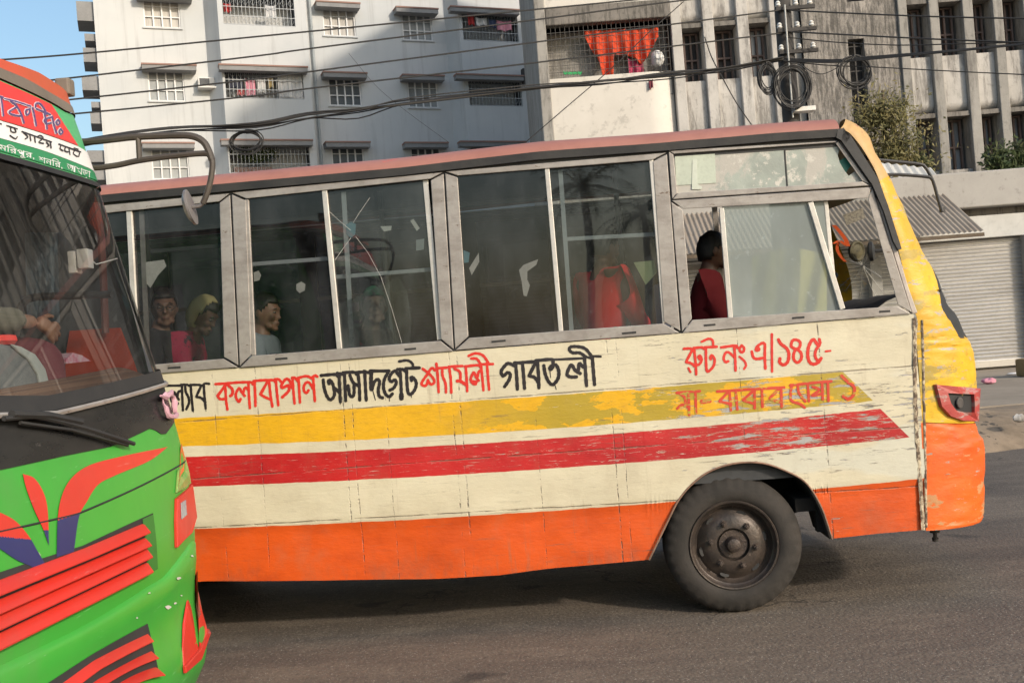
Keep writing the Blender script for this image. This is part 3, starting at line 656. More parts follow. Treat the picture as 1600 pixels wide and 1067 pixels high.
cable([(-60, 139), (77, 126), (400, 88), (480, 77), (840, 31), (1068, 1), (1222, -12)], .016, 'second cable from the top crossing the pale block', Y=YL)
cable([(-60, 171), (110, 156), (400, 124), (480, 113), (840, 66), (1222, 16)], .016, 'third cable from the top, passing over the air conditioner', Y=YL)
cable([(-60, 190), (118, 178), (400, 150), (480, 139), (840, 98), (1222, 52)], .016, 'fourth cable, just above the thick bundle', Y=YL)
rnd = random.Random(5)
bl = ['topmost strand of the thick sagging cable bundle', 'upper middle strand of the sagging cable bundle', 'thickest strand of the sagging cable bundle', 'lower middle strand of the sagging cable bundle', 'loose strand dipping below the cable bundle', 'lowest thin strand under the cable bundle']
for k in range(6):
    o_ = lambda: rnd.uniform(-3, 3)+(k-2)*1.6
    cable([(60, 235+o_()), (150, 218+o_()), (266, 203+o_()), (400, 193+o_()+(9 if k == 4 else 0)), (480, 181+o_()), (560, 173+o_()+(7 if k == 5 else 0)), (642, 159+o_()), (840, 136+o_()), (940, 128+o_()), (1048, 116+o_()), (1130, 107+o_()), (1224, 92+o_()*.5)], .026 if k == 2 else .013, bl[k], Y=lambda x, k=k: YL(x)+.04*(k-3))
YR = lambda x: lerp(PYY-.15, 15, min(1, max(0, (x-1230)/400)))
cable([(1224, 15), (1259, 18), (1416, 25), (1520, 28), (1680, 31)], .016, 'highest cable right of the pole, across the fins', Y=YR)
cable([(1224, 50), (1250, 51), (1425, 60), (1520, 64), (1680, 70)], .016, 'second cable right of the pole', Y=YR)
cable([(1224, 58), (1300, 66), (1400, 71), (1500, 69), (1680, 64)], .012, 'third cable right of the pole, slightly sagging', Y=YR)
for k in range(3): cable([(1224, 92+k*2), (1300, 94+k*2), (1360, 89+k*2), (1489, 79+k), (1600, 68+k), (1680, 60+k)], .015, ['upper strand', 'middle strand', 'lower strand'][k]+' of the thick cable right of the pole', Y=lambda x, k=k: YR(x)-.03*k)
cable([(1224, 96), (1300, 103), (1360, 105), (1494, 112), (1600, 117), (1680, 121)], .011, 'lowest thin cable right of the pole', Y=YR)
cable([(822, 222), (880, 172), (957, 106), (1010, 55), (1068, 3)], .013, 'slanting cable rising across the white parapet', Y=lambda x: 21)
cable([(1101, 58), (1112, 90), (1131, 126), (1150, 160), (1174, 195)], .016, 'dark cable slanting down between the fins', Y=lambda x: 22)
cable([(545, 84), (590, 137), (640, 178), (700, 222)], .007, 'thin wire slanting down across the pale block', Y=lambda x: 30)
cable([(1250, 100), (1268, 112), (1285, 116), (1305, 108), (1318, 98)], .009, 'short drooping wire between pole and coil', Y=YR)
def coil(px, py, rx, ry, Y, lab, n=9, seed=0):
    c = hitY(px, py, Y); k = Y/FPX; rnd = random.Random(seed); pts = []
    ax, az = rx*k, ry*k
    for i in range(n*28+1):
        t = i/28*2*math.pi; q = i//28; j = 1+.15*math.sin(q*2.3+seed)+.05*math.sin(t*.37)+.05*math.sin(2*t+q*1.3)
        pts.append((c.x+ax*j*math.sin(t)+.02*math.sin(q*3.1), Y+.04*math.sin(t*.11+q), c.z+az*j*math.cos(t)+.03*math.cos(q*1.7)))
    return tag(MB().tube(pts, .0095, 5).build('cable_coil', M_CABLE, smooth=True), lab, 'cable coil', 'coils of spare cable hung near the pole')
coil(1199, 124, 12, 20, PYY-.3, 'small dark cable coil left of the pole', 12, 1)
coil(1238, 136, 25, 30, PYY-.36, 'large loose cable coil hung in front of the pole', 10, 2)
coil(1336, 112, 23, 22, 16.4, 'cable coil hung in front of the dark slit window', 9, 3)
coil(385, 222, 24, 16, 15.0, 'loose cable coil above the left balcony plant', 6, 4)
# ================================================================ the weathered cream bus
PHI = math.atan(.06); B0 = Vector((0, 6.1, 0)); BU = Vector((math.cos(PHI), -math.sin(PHI), 0)); BN = Vector((math.sin(PHI), math.cos(PHI), 0))
BUS = thing('city_bus', B0, 'battered cream yellow red and orange striped bus with painted red and black lettering', 'bus', -PHI)
def T(u, w, z): return B0+BU*u+BN*w+Vector((0, 0, z))
def BP(px, py, w=0): return hitp(px, py, B0+BN*w, BN)
def UZ(px, py, w=0): P = BP(px, py, w)-B0; return P.dot(BU), P.z
def uz(L, w=0): return [UZ(x, y, w) for x, y in L]
def fit(L, deg=2):
    A_ = uz(L); c = np.polyfit([a[0] for a in A_], [a[1] for a in A_], deg); return [float(x) for x in c]
BW_ = 2.1; UREAR = -5.1
sill = interp(uz([(60, 599), (244, 581), (374, 575), (709, 549), (1063, 521), (1424, 491), (1450, 489)]))
UEND = UZ(1438, 620)[0]
arch_px = [(1014, 874), (1020, 862), (1031.5, 838), (1047, 806), (1060, 781), (1079, 758), (1105, 738), (1136, 726), (1168, 722), (1199, 725), (1231, 737), (1254.5, 750), (1270, 768), (1283, 792), (1291, 813), (1300, 842)]
ARCH = uz(arch_px); low = uz([(317, 909), (430, 908), (680, 905), (780, 899), (857, 889), (1014, 875)]); low2 = uz([(1300, 842), (1370, 834), (1447, 828)])
zlow = low[0][1]
UWH = UZ(1148, 853)[0]; URW = UWH-4.02
def bot(u):
    if abs(u-URW) < .5: return max(zlow, .42+math.sqrt(max(0, .5**2-(u-URW)**2)))
    pts = [(UREAR, zlow)]+low+ARCH[1:-1]+low2
    return float(np.interp(u, [p[0] for p in pts], [p[1] for p in pts]))
us = sorted(set(list(np.linspace(UREAR, UEND, 180))+[a[0] for a in ARCH]+list(np.linspace(ARCH[0][0], ARCH[4][0], 24))+list(np.linspace(ARCH[-5][0], ARCH[-1][0], 24))+list(np.linspace(URW-.5, URW+.5, 40))))
QO = fit([(320, 826), (500, 817), (680, 811), (860, 797), (1057, 784), (1275, 763), (1440, 748)])
def pdent(u, z, zo=None):
    if zo is None: zo = QO[0]*u*u+QO[1]*u+QO[2]
    d = mnoise.noise(Vector((u*1.7, z*2.2, 3)))*.010+mnoise.noise(Vector((u*5, z*6, 9)))*.0045
    return d+.014*max(0, min(1, (zo-z)/.02))+.02*max(0, (zo-.25-z))         # skirt tucked in under the seam
def sidepanel():
    mb = MB(); nv = 34; vs = []
    for u in us:
        b_ = bot(u); t_ = sill(u); zo = QO[0]*u*u+QO[1]*u+QO[2]
        for j in range(nv+1):
            z = lerp(b_, t_, j/nv)
            d = pdent(u, z, zo)
            vs.append(T(u, d, z))
    n = nv+1
    mb.add(vs, [(i*n+j, (i+1)*n+j, (i+1)*n+j+1, i*n+j+1) for i in range(len(us)-1) for j in range(nv)])
    return mb
def m_busside():
    t = NT('peeling_striped_paint'); P = t.xyz(); u, z = P[0], P[2]
    # peeling edges follow noise
    wob = t.M('MULTIPLY_ADD', t.noise(2.2, 4, .6, sc3=(3, 1, 8)), .014, -.007)
    zz = t.M('ADD', z, wob)
    Q = lambda c: t.M('MULTIPLY_ADD', t.M('MULTIPLY_ADD', u, c[0], c[1]), u, c[2])
    ab = lambda c, e=.002: t.step(t.M('SUBTRACT', zz, Q(c)), -e, e)
    yt = fit([(277, 653), (400, 648), (640, 635), (700, 626), (980, 609.6), (1040, 604), (1200, 590), (1317, 581)]); yb = fit([(292, 697), (640, 684), (702, 678), (980, 662), (1040, 655), (1200, 643), (1364, 626)])
    rt = fit([(300, 714), (500, 705), (680, 695), (961, 679), (1040, 672.5), (1200, 656), (1375, 638)]); rb = fit([(302, 760), (500, 752), (680, 743), (961, 726), (1235, 700), (1422, 684)])
    def end(p, q):      # mask left of the slanted line through two pixels
        (u0, z0), (u1, z1) = UZ(*p), UZ(*q); k = (u1-u0)/(z1-z0)
        return t.step(t.M('SUBTRACT', u, t.M('MULTIPLY_ADD', z, k, u0-k*z0)), .003, -.003)
    my = t.M('MULTIPLY', t.M('MULTIPLY', ab(yb), t.M('SUBTRACT', 1, ab(yt))), end((1317, 581), (1364, 626)))
    mr = t.M('MULTIPLY', t.M('MULTIPLY', ab(rb), t.M('SUBTRACT', 1, ab(rt))), end((1375, 638), (1422, 684)))
    mo = t.M('SUBTRACT', 1, ab(QO))
    soft = t.noise(1.1, 4, .6, sc3=(1, 1, 2.5)); fine = t.noise(9, 5, .7, sc3=(1.5, 1, 5))
    cream = t.mix(t.step(soft, .35, .7), (.64, .59, .44), (.57, .515, .375))
    greyed = t.M('MULTIPLY', t.step(t.noise(.9, 3, .5, sc3=(1, 1, 3.2)), .50, .56), t.step(u, .9, 1.7))
    cream = t.mix(t.M('MULTIPLY', greyed, .55), cream, (.56, .57, .50))
    yel = t.mix(t.step(fine, .4, .7), (.72, .40, .012), (.62, .34, .012))
    must = t.M('MULTIPLY', t.step(t.noise(1.5, 6, .62, sc3=(1.3, 1, 3.4), loc=(2.1, 0, .4)), .475, .485), t.step(u, -.75, .35))
    yel = t.mix(must, yel, (.42, .30, .03))
    red = t.mix(t.step(soft, .4, .65), (.50, .018, .018), (.38, .012, .015))
    ora = t.mix(t.step(t.noise(1.6, 5, .65, sc3=(1, 1, 2)), .4, .68), (.66, .090, .009), (.53, .068, .008))
    c = t.mix(my, cream, yel); c = t.mix(mr, c, red); c = t.mix(mo, c, ora)
    # chips down to grey metal, streaked lengthwise, more of them towards the front
    dens = t.M('ADD', t.step(u, -1.6, 1.9), t.M('MULTIPLY', t.M('ADD', my, mr), .25))
    band = t.step(t.noise(.7, 2, .5, sc3=(.6, 1, 3)), .3, .7)
    dens = t.M('MULTIPLY', dens, t.M('MULTIPLY_ADD', band, .7, .45))
    dens = t.M('MULTIPLY', dens, t.M('SUBTRACT', 1, t.M('MULTIPLY', mo, .35)))
    nch = t.noise(3.4, 8, .70, sc3=(1.3, 1, 10)); th = t.M('MULTIPLY_ADD', dens, -.150, .735)
    chip = t.step(t.M('SUBTRACT', nch, th), 0, .012)
    halo = t.step(t.M('SUBTRACT', nch, th), -.014, 0)
    c = t.mix(t.M('MULTIPLY', halo, .7), c, t.mix(t.M('ADD', my, mr, clamp=True), (.36, .31, .22), (.70, .62, .45)))
    c = t.mix(chip, c, t.mix(t.noise(30, 2, .5), (.30, .285, .28), (.43, .42, .41)))
    # hairline cracks and scratches
    ncr = t.noise(3, 7, .75, sc3=(1.0, 1, 17)); cr = t.M('MULTIPLY', t.M('MULTIPLY', t.step(ncr, .585, .61), t.step(t.noise(1.3, 3, .6, sc3=(.9, 1, 2.6), loc=(5, 0, 7)), .42, .58)), t.M('MULTIPLY_ADD', dens, .9, .15))
    c = t.mix(cr, c, (.13, .105, .08))
    ncr2 = t.noise(5, 6, .7, sc3=(1.6, 1, 22), loc=(4, 0, 2)); c = t.mix(t.M('MULTIPLY', t.step(ncr2, .605, .63), t.M('MULTIPLY', mr, t.M('MULTIPLY_ADD', dens, .7, .3))), c, (.50, .44, .38))
    # riveted seams: rust dots in vertical lines
    seam = None; rz = t.noise(34, 4, .75, sc3=(.6, 1, 1)); uj = t.M('MULTIPLY_ADD', t.noise(7, 3, .6), .012, u)
    for px, py, wd in ((345, 770, .003), (412, 770, .0026), (546, 770, .0035), (560, 770, .003), (712, 700, .004), (729, 760, .0045), (960, 700, .0035), (975, 700, .003), (1291, 690, .004), (846, 770, .002), (620, 860, .002), (1160, 640, .002)):
        u0 = UZ(px, py)[0]+.006; d = t.M('ABSOLUTE', t.M('SUBTRACT', uj, u0)); s_ = t.step(d, wd*1.6, wd*.5); seam = s_ if seam is None else t.M('MAXIMUM', seam, s_)
    seam = t.M('MULTIPLY', seam, t.step(rz, .44, .58)); seam = t.M('MULTIPLY', seam, t.step(t.noise(3.1, 4, .65, sc3=(2, 1, 1)), .40, .58))
    c = t.mix(t.M('MULTIPLY', seam, .85), c, (.12, .095, .075))
    # horizontal lap joints: through the red band and above the skirt
    lap = None
    for L in ([(305, 742), (680, 727), (960, 704), (1120, 693), (1422, 660)], [(320, 822), (680, 807), (1057, 780)], [(1200, 590), (1320, 579), (1436, 572)]):
        q = fit(L, 1); d = t.M('ABSOLUTE', t.M('SUBTRACT', zz, t.M('MULTIPLY_ADD', u, q[0], q[1]))); s_ = t.step(d, .006, .002); lap = s_ if lap is None else t.M('MAXIMUM', lap, s_)
    lap = t.M('MULTIPLY', lap, t.step(t.noise(4, 4, .7, sc3=(1, 1, 1)), .38, .55))
    c = t.mix(t.M('MULTIPLY', lap, .6), c, (.20, .15, .11))
    # road grime
    gr = t.M('MULTIPLY', t.step(t.noise(4, 6, .7, sc3=(1, 1, .8)), .48, .75), .20); c = t.mix(gr, c, (.25, .18, .11))
    run = t.M('MULTIPLY', t.step(t.noise(9, 5, .7, sc3=(1.6, 1, .12), loc=(2, 0, 5)), .57, .70), t.step(t.noise(1.0, 3, .6, sc3=(1, 1, 1.5), loc=(8, 0, 1)), .42, .6)); c = t.mix(t.M('MULTIPLY', run, .38), c, (.23, .15, .09))
    low = t.M('MULTIPLY', t.step(z, .62, .26), t.step(t.noise(6, 6, .75, sc3=(1, 1, .6), loc=(1, 0, 9)), .45, .68)); c = t.mix(t.M('MULTIPLY', low, .45), c, (.16, .10, .065))
    h = t.M('SUBTRACT', t.M('ADD', t.M('MULTIPLY', t.noise(3, 3, .5), .8), t.M('MULTIPLY', fine, .25)), t.M('ADD', t.M('MULTIPLY', chip, .25), t.M('ADD', t.M('MULTIPLY', seam, .4), t.M('MULTIPLY', lap, .5))))
    return t.pbr(c, t.M('MULTIPLY_ADD', fine, .25, .32), 0, t.bump(h, .7, .014))
M_SIDE = m_busside()
o = sidepanel().build('side_panel', M_SIDE, BUS, smooth=True, recalc=False); o['label'] = 'cream side panel with yellow, red and orange bands'
M_ALU = paint('weathered_aluminium', (.37, .345, .32), (.25, .225, .205), .5, 3, .9, .25, metal=.25, spots=(.16, .12, .095), spot_th=.63, sc3=(1.3, 1, 3))
M_ALUB = paint('bright_aluminium', (.62, .60, .56), (.47, .44, .40), .42, 4, .8, .1, metal=.35, spots=(.24, .20, .16), spot_th=.69)
M_GUT = paint('black_gutter', (.028, .028, .03), (.05, .048, .046), .5, 5, .7, .15, spots=(.20, .17, .14), spot_th=.72)
M_ROOF = paint('faded_red_roof', (.37, .165, .13), (.31, .13, .10), .55, 1.2, .8, .06, spots=(.47, .13, .10), spot_th=.645)
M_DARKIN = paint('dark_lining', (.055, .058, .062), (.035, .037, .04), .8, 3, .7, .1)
M_UNDER = paint('underbody', (.008, .0075, .007), (.016, .014, .012), .9, 4, .8, .2)
# skirt edge lip round the arch
a = MB(); a.tube([T(u, -.004, z) for u, z in catmull(ARCH, 4)], .006, 6); a.build('arch_lip', paint('arch_edge', (.28, .16, .11), (.13, .085, .06), .7, 9, .8, .2), BUS, smooth=True)
a = MB(); n = len(ARCH); Pn = catmull(ARCH, 3)
a.grid(lambda s, t: T(Pn[int(round(s*(len(Pn)-1)))][0], .014+t*.42, Pn[int(round(s*(len(Pn)-1)))][1]), len(Pn)-1, 2); a.build('wheel_housing', M_UNDER, BUS, recalc=False, solid=.01)
# ---- window frames (mitred) with sliding panes
def frame(name, outer, inner, w0=-.014, w1=.03, mat=None, parent=None):
    b = MB()
    for i in range(4):
        j = (i+1) % 4; Q = [outer[i], outer[j], inner[j], inner[i]]
        c = (sum(q[0] for q in Q)/4, sum(q[1] for q in Q)/4)
        Q = [(lerp(x, c[0], .004), lerp(y, c[1], .02)) for x, y in Q]
        dw = .0035 if i % 2 else 0
        b.hexa([BP(x, y, w1) for x, y in Q], [BP(x, y, w0+dw) for x, y in Q])
    return b.build(name, mat or M_ALU, parent or BUS, bevel=.004, root=BUS)
def plate(name, poly, w, th, mat, parent, **k):
    return MB().prism([BP(x, y, w) for x, y in poly], BN*th).build(name, mat, parent, root=BUS, **k)
def bar(name, x0, y0, x1, y1, hw, w0, w1, mat, parent, **k):   # straight bar between two pixels, hw px half width
    L = math.hypot(x1-x0, y1-y0); nx, ny = -(y1-y0)/L*hw, (x1-x0)/L*hw
    return plate(name, [(x0+nx, y0+ny), (x1+nx, y1+ny), (x1-nx, y1-ny), (x0-nx, y0-ny)], w0, w1-w0, mat, parent, **k)
G_DARK = glass('dusty_window_glass', (.52, .54, .55), .07, (.36, .38, .41), 1.15)
G_MID = glass('greenish_window_glass', (.50, .54, .54), .10, (.38, .42, .43), 1.3)
G_FROSTSKY = glass('cab_glass_sky_veil', (.42, .47, .47), .22, (.40, .46, .46), 1.4, 1.4, base=.42)  # even pale veil paints the bright sky reflection into the glass
G_FAR = glass('filmed_far_glass', (.03, .033, .037), .03, (.2, .2, .2), .5)
G_CLEAR = glass('clear_glass', (.86, .88, .87), .05, (.5, .5, .5), 1.0)
W1 = frame('window', [(40, 333), (359.5, 302), (372.5, 573.5), (60, 599)], [(52, 345), (343, 315), (350, 560), (68, 584)])
W2 = frame('window', [(362, 301.5), (693, 269), (709, 548.5), (374.5, 574.5)], [(384, 311), (673, 279.5), (689, 532), (393, 556)])
W3 = frame('window', [(695.5, 268.5), (1042, 238.5), (1063, 520), (711, 547.5)], [(715, 275), (1020, 250), (1037, 505), (732, 528)])
W5 = frame('transom_window', [(1044.5, 236), (1310, 220), (1360, 290), (1050, 312)], [(1052, 241), (1305, 223), (1347, 283.5), (1058.5, 302)])
W4 = frame('cab_window', [(1048.6, 313.5), (1363, 292), (1424.5, 490), (1065.6, 520.5)], [(1067, 327), (1356, 310), (1403, 478), (1081, 500)])
for q in ((262, 575, 282, 573.5), (430, 561, 449, 559.5), (632, 546, 650, 544.5), (768, 534, 790, 532), (972, 521, 994, 519), (1100, 508.5, 1118, 507), (1238, 497, 1257, 495.5), (1374, 487, 1391, 486)):
    bar('drain_slot', *q, 1.5, -.0165, -.012, M_BLACKR, W2 if q[0] < 700 else W3 if q[0] < 1050 else W4)
def pane(W, poly, w, mat): return MB().add([BP(x, y, w) for x, y in poly], [tuple(range(len(poly)))]).build('pane', mat, W, root=BUS, recalc=False)
pane(W1, [(52, 343), (207, 329), (219, 575), (68, 586)], .012, G_DARK); pane(W1, [(200, 329), (345, 313), (352, 562), (214, 576)], .022, G_DARK)
bar('mullion', 201, 329, 213, 574, 4.2, -.004, .02, M_ALUB, W1, bevel=.003); bar('mullion', 220.5, 328, 231, 572, 3.6, .024, .034, M_ALU, W1)
pane(W2, [(382, 311), (512, 298), (533, 545), (392, 557)], .010, G_DARK); pane(W2, [(503, 297), (664, 281), (688, 533), (524, 547)], .022, G_MID)
bar('mullion', 506.5, 297, 530, 545, 4, -.005, .016, M_ALUB, W2, bevel=.003); bar('mullion', 385, 312, 396, 555, 3, -.006, .016, M_ALU, W2, bevel=.003)
bar('mullion', 664.5, 281, 687, 531, 4.2, .012, .03, M_ALUB, W2, bevel=.003); bar('mullion', 536.5, 300, 550, 542, 3.4, .03, .045, M_GRILLEW, W2)
pane(W3, [(714, 275), (858, 262), (880, 517), (732, 530)], .010, G_DARK); pane(W3, [(850, 263), (1022, 249), (1038, 506), (872, 518)], .022, G_MID)
bar('mullion', 854.5, 262, 876.5, 517.5, 3.6, -.005, .016, M_ALUB, W3, bevel=.003); bar('mullion', 1017.5, 250, 1038.5, 505, 3.2, -.006, .02, M_ALUB, W3, bevel=.003)
bar('mullion', 875.5, 266, 893, 516, 3.4, .03, .045, M_GRILLEW, W3)
for W, q in ((W2, (393, 413, 514, 404)), (W2, (525, 433, 676, 421)), (W3, (880, 374, 1027, 366)), (W1, (235, 393, 346, 384))): bar('safety_bar', *q, 3.2, .055, .075, M_GRILLEW if W is not W1 else M_DARKIN, W, bevel=.003)
pane(W4, [(1128, 323), (1268, 314), (1317, 484), (1142, 497)], .012, G_FROSTSKY); pane(W4, [(1262, 316), (1292, 312), (1308, 474), (1306, 482)], .022, G_FROSTSKY)
bar('mullion', 1127.5, 325, 1141.5, 496.5, 3.8, -.006, .018, M_ALUB, W4, bevel=.003); bar('mullion', 1266.5, 316, 1317, 483, 4.2, -.008, .016, M_ALUB, W4, bevel=.003)
bar('mullion', 1290.5, 314, 1306, 470, 3.2, .018, .034, M_ALUB, W4, bevel=.003)
M_TRANS = (lambda t: t.pbr(t.mix(t.step(t.noise(14, 6, .75), .55, .62), t.mix(t.step(t.noise(2.6, 6, .7, dist=.8), .46, .53), t.mix(t.step(t.noise(4, 3, .6), .4, .6), (.36, .40, .36), (.29, .32, .29)), (.44, .42, .38)), (.55, .53, .48)), t.M('MULTIPLY_ADD', t.noise(5, 3, .5), .3, .2), 0, t.bump(t.noise(12, 5, .7), .3, .01)))(NT('painted_over_glass'))
plate('pane', [(1051, 240), (1224, 228), (1229, 292), (1057, 303)], .008, .006, M_TRANS, W5)
plate('pane', [(1226.5, 228), (1306, 222.5), (1312, 232), (1309, 243), (1312, 254), (1319, 266), (1326, 275), (1336, 268), (1348, 284), (1231.5, 292)], .010, .006, M_TRANS, W5)
plate('torn_film', [(1310, 252), (1321, 246), (1331, 257), (1318, 275)], .024, .003, paint('teal_film', (.02, .17, .13), (.015, .12, .09), .5, 8, .5), W5)
plate('paper_notice', [(1054.5, 245), (1117, 240.5), (1119, 286), (1057, 290)], .004, .003, paint('old_paper', (.50, .55, .46), (.42, .46, .39), .8, 6, .7, .1), W5)
plate('paper_notice', [(1082, 250), (1089, 249.5), (1090, 288), (1097, 292), (1096, 296), (1081, 296)], .001, .0025, paint('old_tape', (.56, .60, .52), (.5, .53, .46), .8, 6, .7, .1), W5)
bar('pane_edge', 1226, 228, 1230.5, 292, .9, .004, .02, M_GUT, W5)
# stickers and cracks; pale scraps also paint daylight through tears in the far film
M_PAPER_DAYLIGHT = paint('pale_scrap_daylight', (.62, .60, .55), (.45, .43, .40), .8, 14, .6, .1); M_BLUES = paint('blue_scrap', (.13, .30, .36), (.10, .24, .30), .7, 12, .5)
stick = [(W2, [(541, 351), (548, 347), (556, 350), (555, 367), (548, 372), (541, 366)], M_BLUES), (W2, [(594, 354), (612, 353), (611, 360), (600, 362)], M_PAPER_DAYLIGHT), (W2, [(641, 345), (646, 342), (656, 357), (651, 361)], M_PAPER_DAYLIGHT),
    (W2, [(463, 444), (471, 440), (477, 444), (476, 454), (468, 458), (463, 453)], M_PAPER_DAYLIGHT), (W2, [(396, 426), (404, 423), (408, 430), (405, 438), (397, 440)], M_PAPER_DAYLIGHT), (W2, [(650, 375), (663, 373), (662, 390), (650, 392)], paint('faint_tape', (.33, .36, .36), None, .8, 8)),
    (W3, [(748, 395), (749, 409), (737, 430), (733, 419)], M_PAPER_DAYLIGHT), (W3, [(841, 405), (838, 414), (824, 424), (824, 437), (828, 446), (823, 463), (818, 462), (815, 440), (811, 422), (818, 414)], M_PAPER_DAYLIGHT), (W3, [(724, 391), (734, 395), (732, 410), (725, 411)], M_BLUES),
    (W3, [(990, 410), (1022, 407), (1027, 425), (1019, 434), (1009, 445), (1003, 434)], paint('daylight_scrap', (.36, .40, .22), (.28, .3, .2), .8, 9)), (W1, [(225, 410), (256, 406), (260, 416), (247, 430), (235, 450), (226, 440)], M_PAPER_DAYLIGHT)]
for W, P_, mt in stick: plate('torn_film', P_, .026, .0015, mt, W)
cr = MB()
for L in ([(548, 360), (530, 345), (515, 331)], [(552, 348), (560, 335), (578, 309)], [(556, 370), (575, 395), (595, 432), (612, 482), (628, 536)], [(548, 372), (535, 390), (523, 407)]): cr.tube([BP(x, y, .019) for x, y in L], .0009, 4)
cr.build('glass_crack', M_WHITEP, W2, root=BUS)
plate('plastic_sheet', [(529, 476), (623, 432), (636, 455), (643, 500), (641, 536), (532, 546)], .03, .001, glass('cloudy_plastic', (.75, .78, .78), .20, (.55, .57, .57), 1.0), W2)
# ---- body between and above the windows
zgut = interp(uz([(40, 318), (169, 305), (400, 284), (622, 264), (840, 238.5), (1045, 224), (1220, 208.7), (1312, 203)]))
UGF = UZ(1312, 203)[0]
topw = interp(uz([(40, 334), (359, 303), (693, 270), (1042, 239.5), (1310, 221)]))
b = MB(); b.grid(lambda s, t: (lambda u: T(u, .006, lerp(topw(u)-.03, zgut(u), t)))(lerp(UREAR, UGF, s)), 60, 1)
b.build('cant_rail', M_GUT, BUS, solid=.02, recalc=False)
for L in ([(354, 303), (369, 300), (383, 573), (366, 577)], [(688, 270), (702, 268), (719, 546), (702, 550)], [(1036, 240), (1052, 238), (1072, 519), (1055, 523)]): plate('window_post', L, .010, .05, M_GUT, BUS)
b = MB(); b.grid(lambda s, t: T(lerp(UREAR, UZ(60, 400)[0], s), .008, lerp(sill(UREAR)-.02, zgut(UREAR), t)), 8, 4); b.build('rear_quarter', paint('plain_cream', (.70, .63, .44), (.6, .54, .38), .6, 2, .7), BUS, solid=.02, recalc=False)
M_PILL = paint('chipped_pillar', (.52, .46, .41), (.40, .34, .30), .6, 4, .9, .3, spots=(.20, .14, .11), spot_th=.64, sc3=(1.5, 1, 2))
plate('pillar', [(1311, 219), (1320, 214), (1346, 243), (1369, 280), (1398, 375), (1408, 410), (1420, 450), (1434, 489), (1425.5, 490), (1364, 291.5), (1360.5, 289)], -.004, .05, M_PILL, BUS, bevel=.004)
# rain gutter along the roof and down the pillar
g = MB(); N_ = 70; gp = []
b = MB()
for s in range(N_):
    u0, u1 = lerp(UREAR, UGF, s/N_), lerp(UREAR, UGF, (s+1)/N_); k0, k1 = zgut(u0), zgut(u1); wz = .0035*mnoise.noise(Vector((u0*3, 1, 1))); wz1 = .0035*mnoise.noise(Vector((u1*3, 1, 1)))
    b.hexa([T(u0, -.024+wz, k0-.047), T(u1, -.024+wz1, k1-.047), T(u1, .012, k1-.047), T(u0, .012, k0-.047)], [T(u0, -.03+wz, k0+wz), T(u1, -.03+wz1, k1+wz1), T(u1, .012, k1), T(u0, .012, k0)])
for L in ([(1309, 203), (1318, 200), (1329, 213), (1322, 224), (1307, 215)], [(1318, 201), (1330, 213), (1372, 279), (1362, 287), (1315, 220)], [(1362, 286), (1372, 279), (1388, 322), (1409, 389), (1404, 391), (1396, 377), (1381, 330)]): b.prism([BP(x, y, -.03) for x, y in L], BN*.05)
b.build('rain_gutter', M_GUT, BUS)
# roof
def roofp(s, t):
    u = lerp(UREAR, UGF, s); z = zgut(u)
    if t < .2: th = t/.2*math.pi/2; return T(u, .004+.24*(1-math.cos(th)), z+.105*math.sin(th))
    if t > .8: th = (1-t)/.2*math.pi/2; return T(u, BW_-.004-.24*(1-math.cos(th)), z+.105*math.sin(th))
    q = (t-.2)/.6; return T(u, lerp(.244, BW_-.244, q), z+.105+.05*math.sin(q*math.pi))
MB().grid(roofp, 60, 40).build('roof', M_ROOF, BUS, smooth=True, recalc=False)
# ---- rounded nose
ROWS = [((1447, 829), (1535, 811)), ((1446, 815), (1539, 797)), ((1444, 780), (1540, 760)), ((1443, 740), (1540, 720)), ((1441, 700), (1539, 691)), ((1440, 676), (1531, 676)), ((1439, 660), (1525, 660)), ((1438, 640), (1525, 640)), ((1438, 615), (1527, 617)), ((1437, 590), (1527, 593)), ((1437, 560), (1524, 556)), ((1436.5, 540), (1518, 537)), ((1436, 526), (1511, 525)), ((1434, 504), (1497, 496)), ((1428, 482), (1485, 479)), ((1416, 440), (1463, 433)), ((1404, 391), (1437, 388)), ((1392, 345), (1413, 337)), ((1380, 300), (1393, 294)), ((1368, 268), (1376, 264)), ((1356, 246), (1361, 240)), ((1343, 226), (1353, 214)), ((1326, 207), (1336, 198)), ((1312, 203), (1316, 188))]
RS = [UZ(*r[0]) for r in ROWS]; RF = [UZ(*r[1], .26) for r in ROWS]; RS = [(min(s[0], UEND+.004) if i < 13 else s[0], s[1]) for i, s in enumerate(RS)]
rsf = catmull([(*a, *b_) for a, b_ in zip(RS, RF)], 4); NR = len(rsf)-1
def nose(k, r):
    r = min(max(r, 0), len(RS)-1)*4; i = min(int(r), NR-1); q = rsf[i]+(rsf[i+1]-rsf[i])*(r-i); su, sz, fu, fz = q
    def cor(k): s_ = math.sin(k*math.pi/2); return lerp(su, fu, s_), .32*(1-math.cos(k*math.pi/2)), lerp(sz, fz, s_)
    if k <= 1: u, w_, z = cor(k)
    elif k <= 2: u, w_, z = fu+.10*math.sin(math.pi*(k-1)), lerp(.32, BW_-.32, k-1), fz
    else: u, w_, z = cor(3-k); w_ = BW_-w_
    d = 0
    if k < 1.5: d = (mnoise.noise(Vector((k*3, r*.5, 2)))*.006+mnoise.noise(Vector((k*9, r*1.6, 5)))*.004)*math.sin(min(1, k*3)*math.pi/2)
    return T(u+d*.6, w_-d, z)
KB = interp([(12, .52), (13, .42), (14, .40), (15, .62), (16, .85), (17, .93), (18, .96)])
nosemap = surfmap(nose, 0, .97, 0, len(RS)-1, 40)
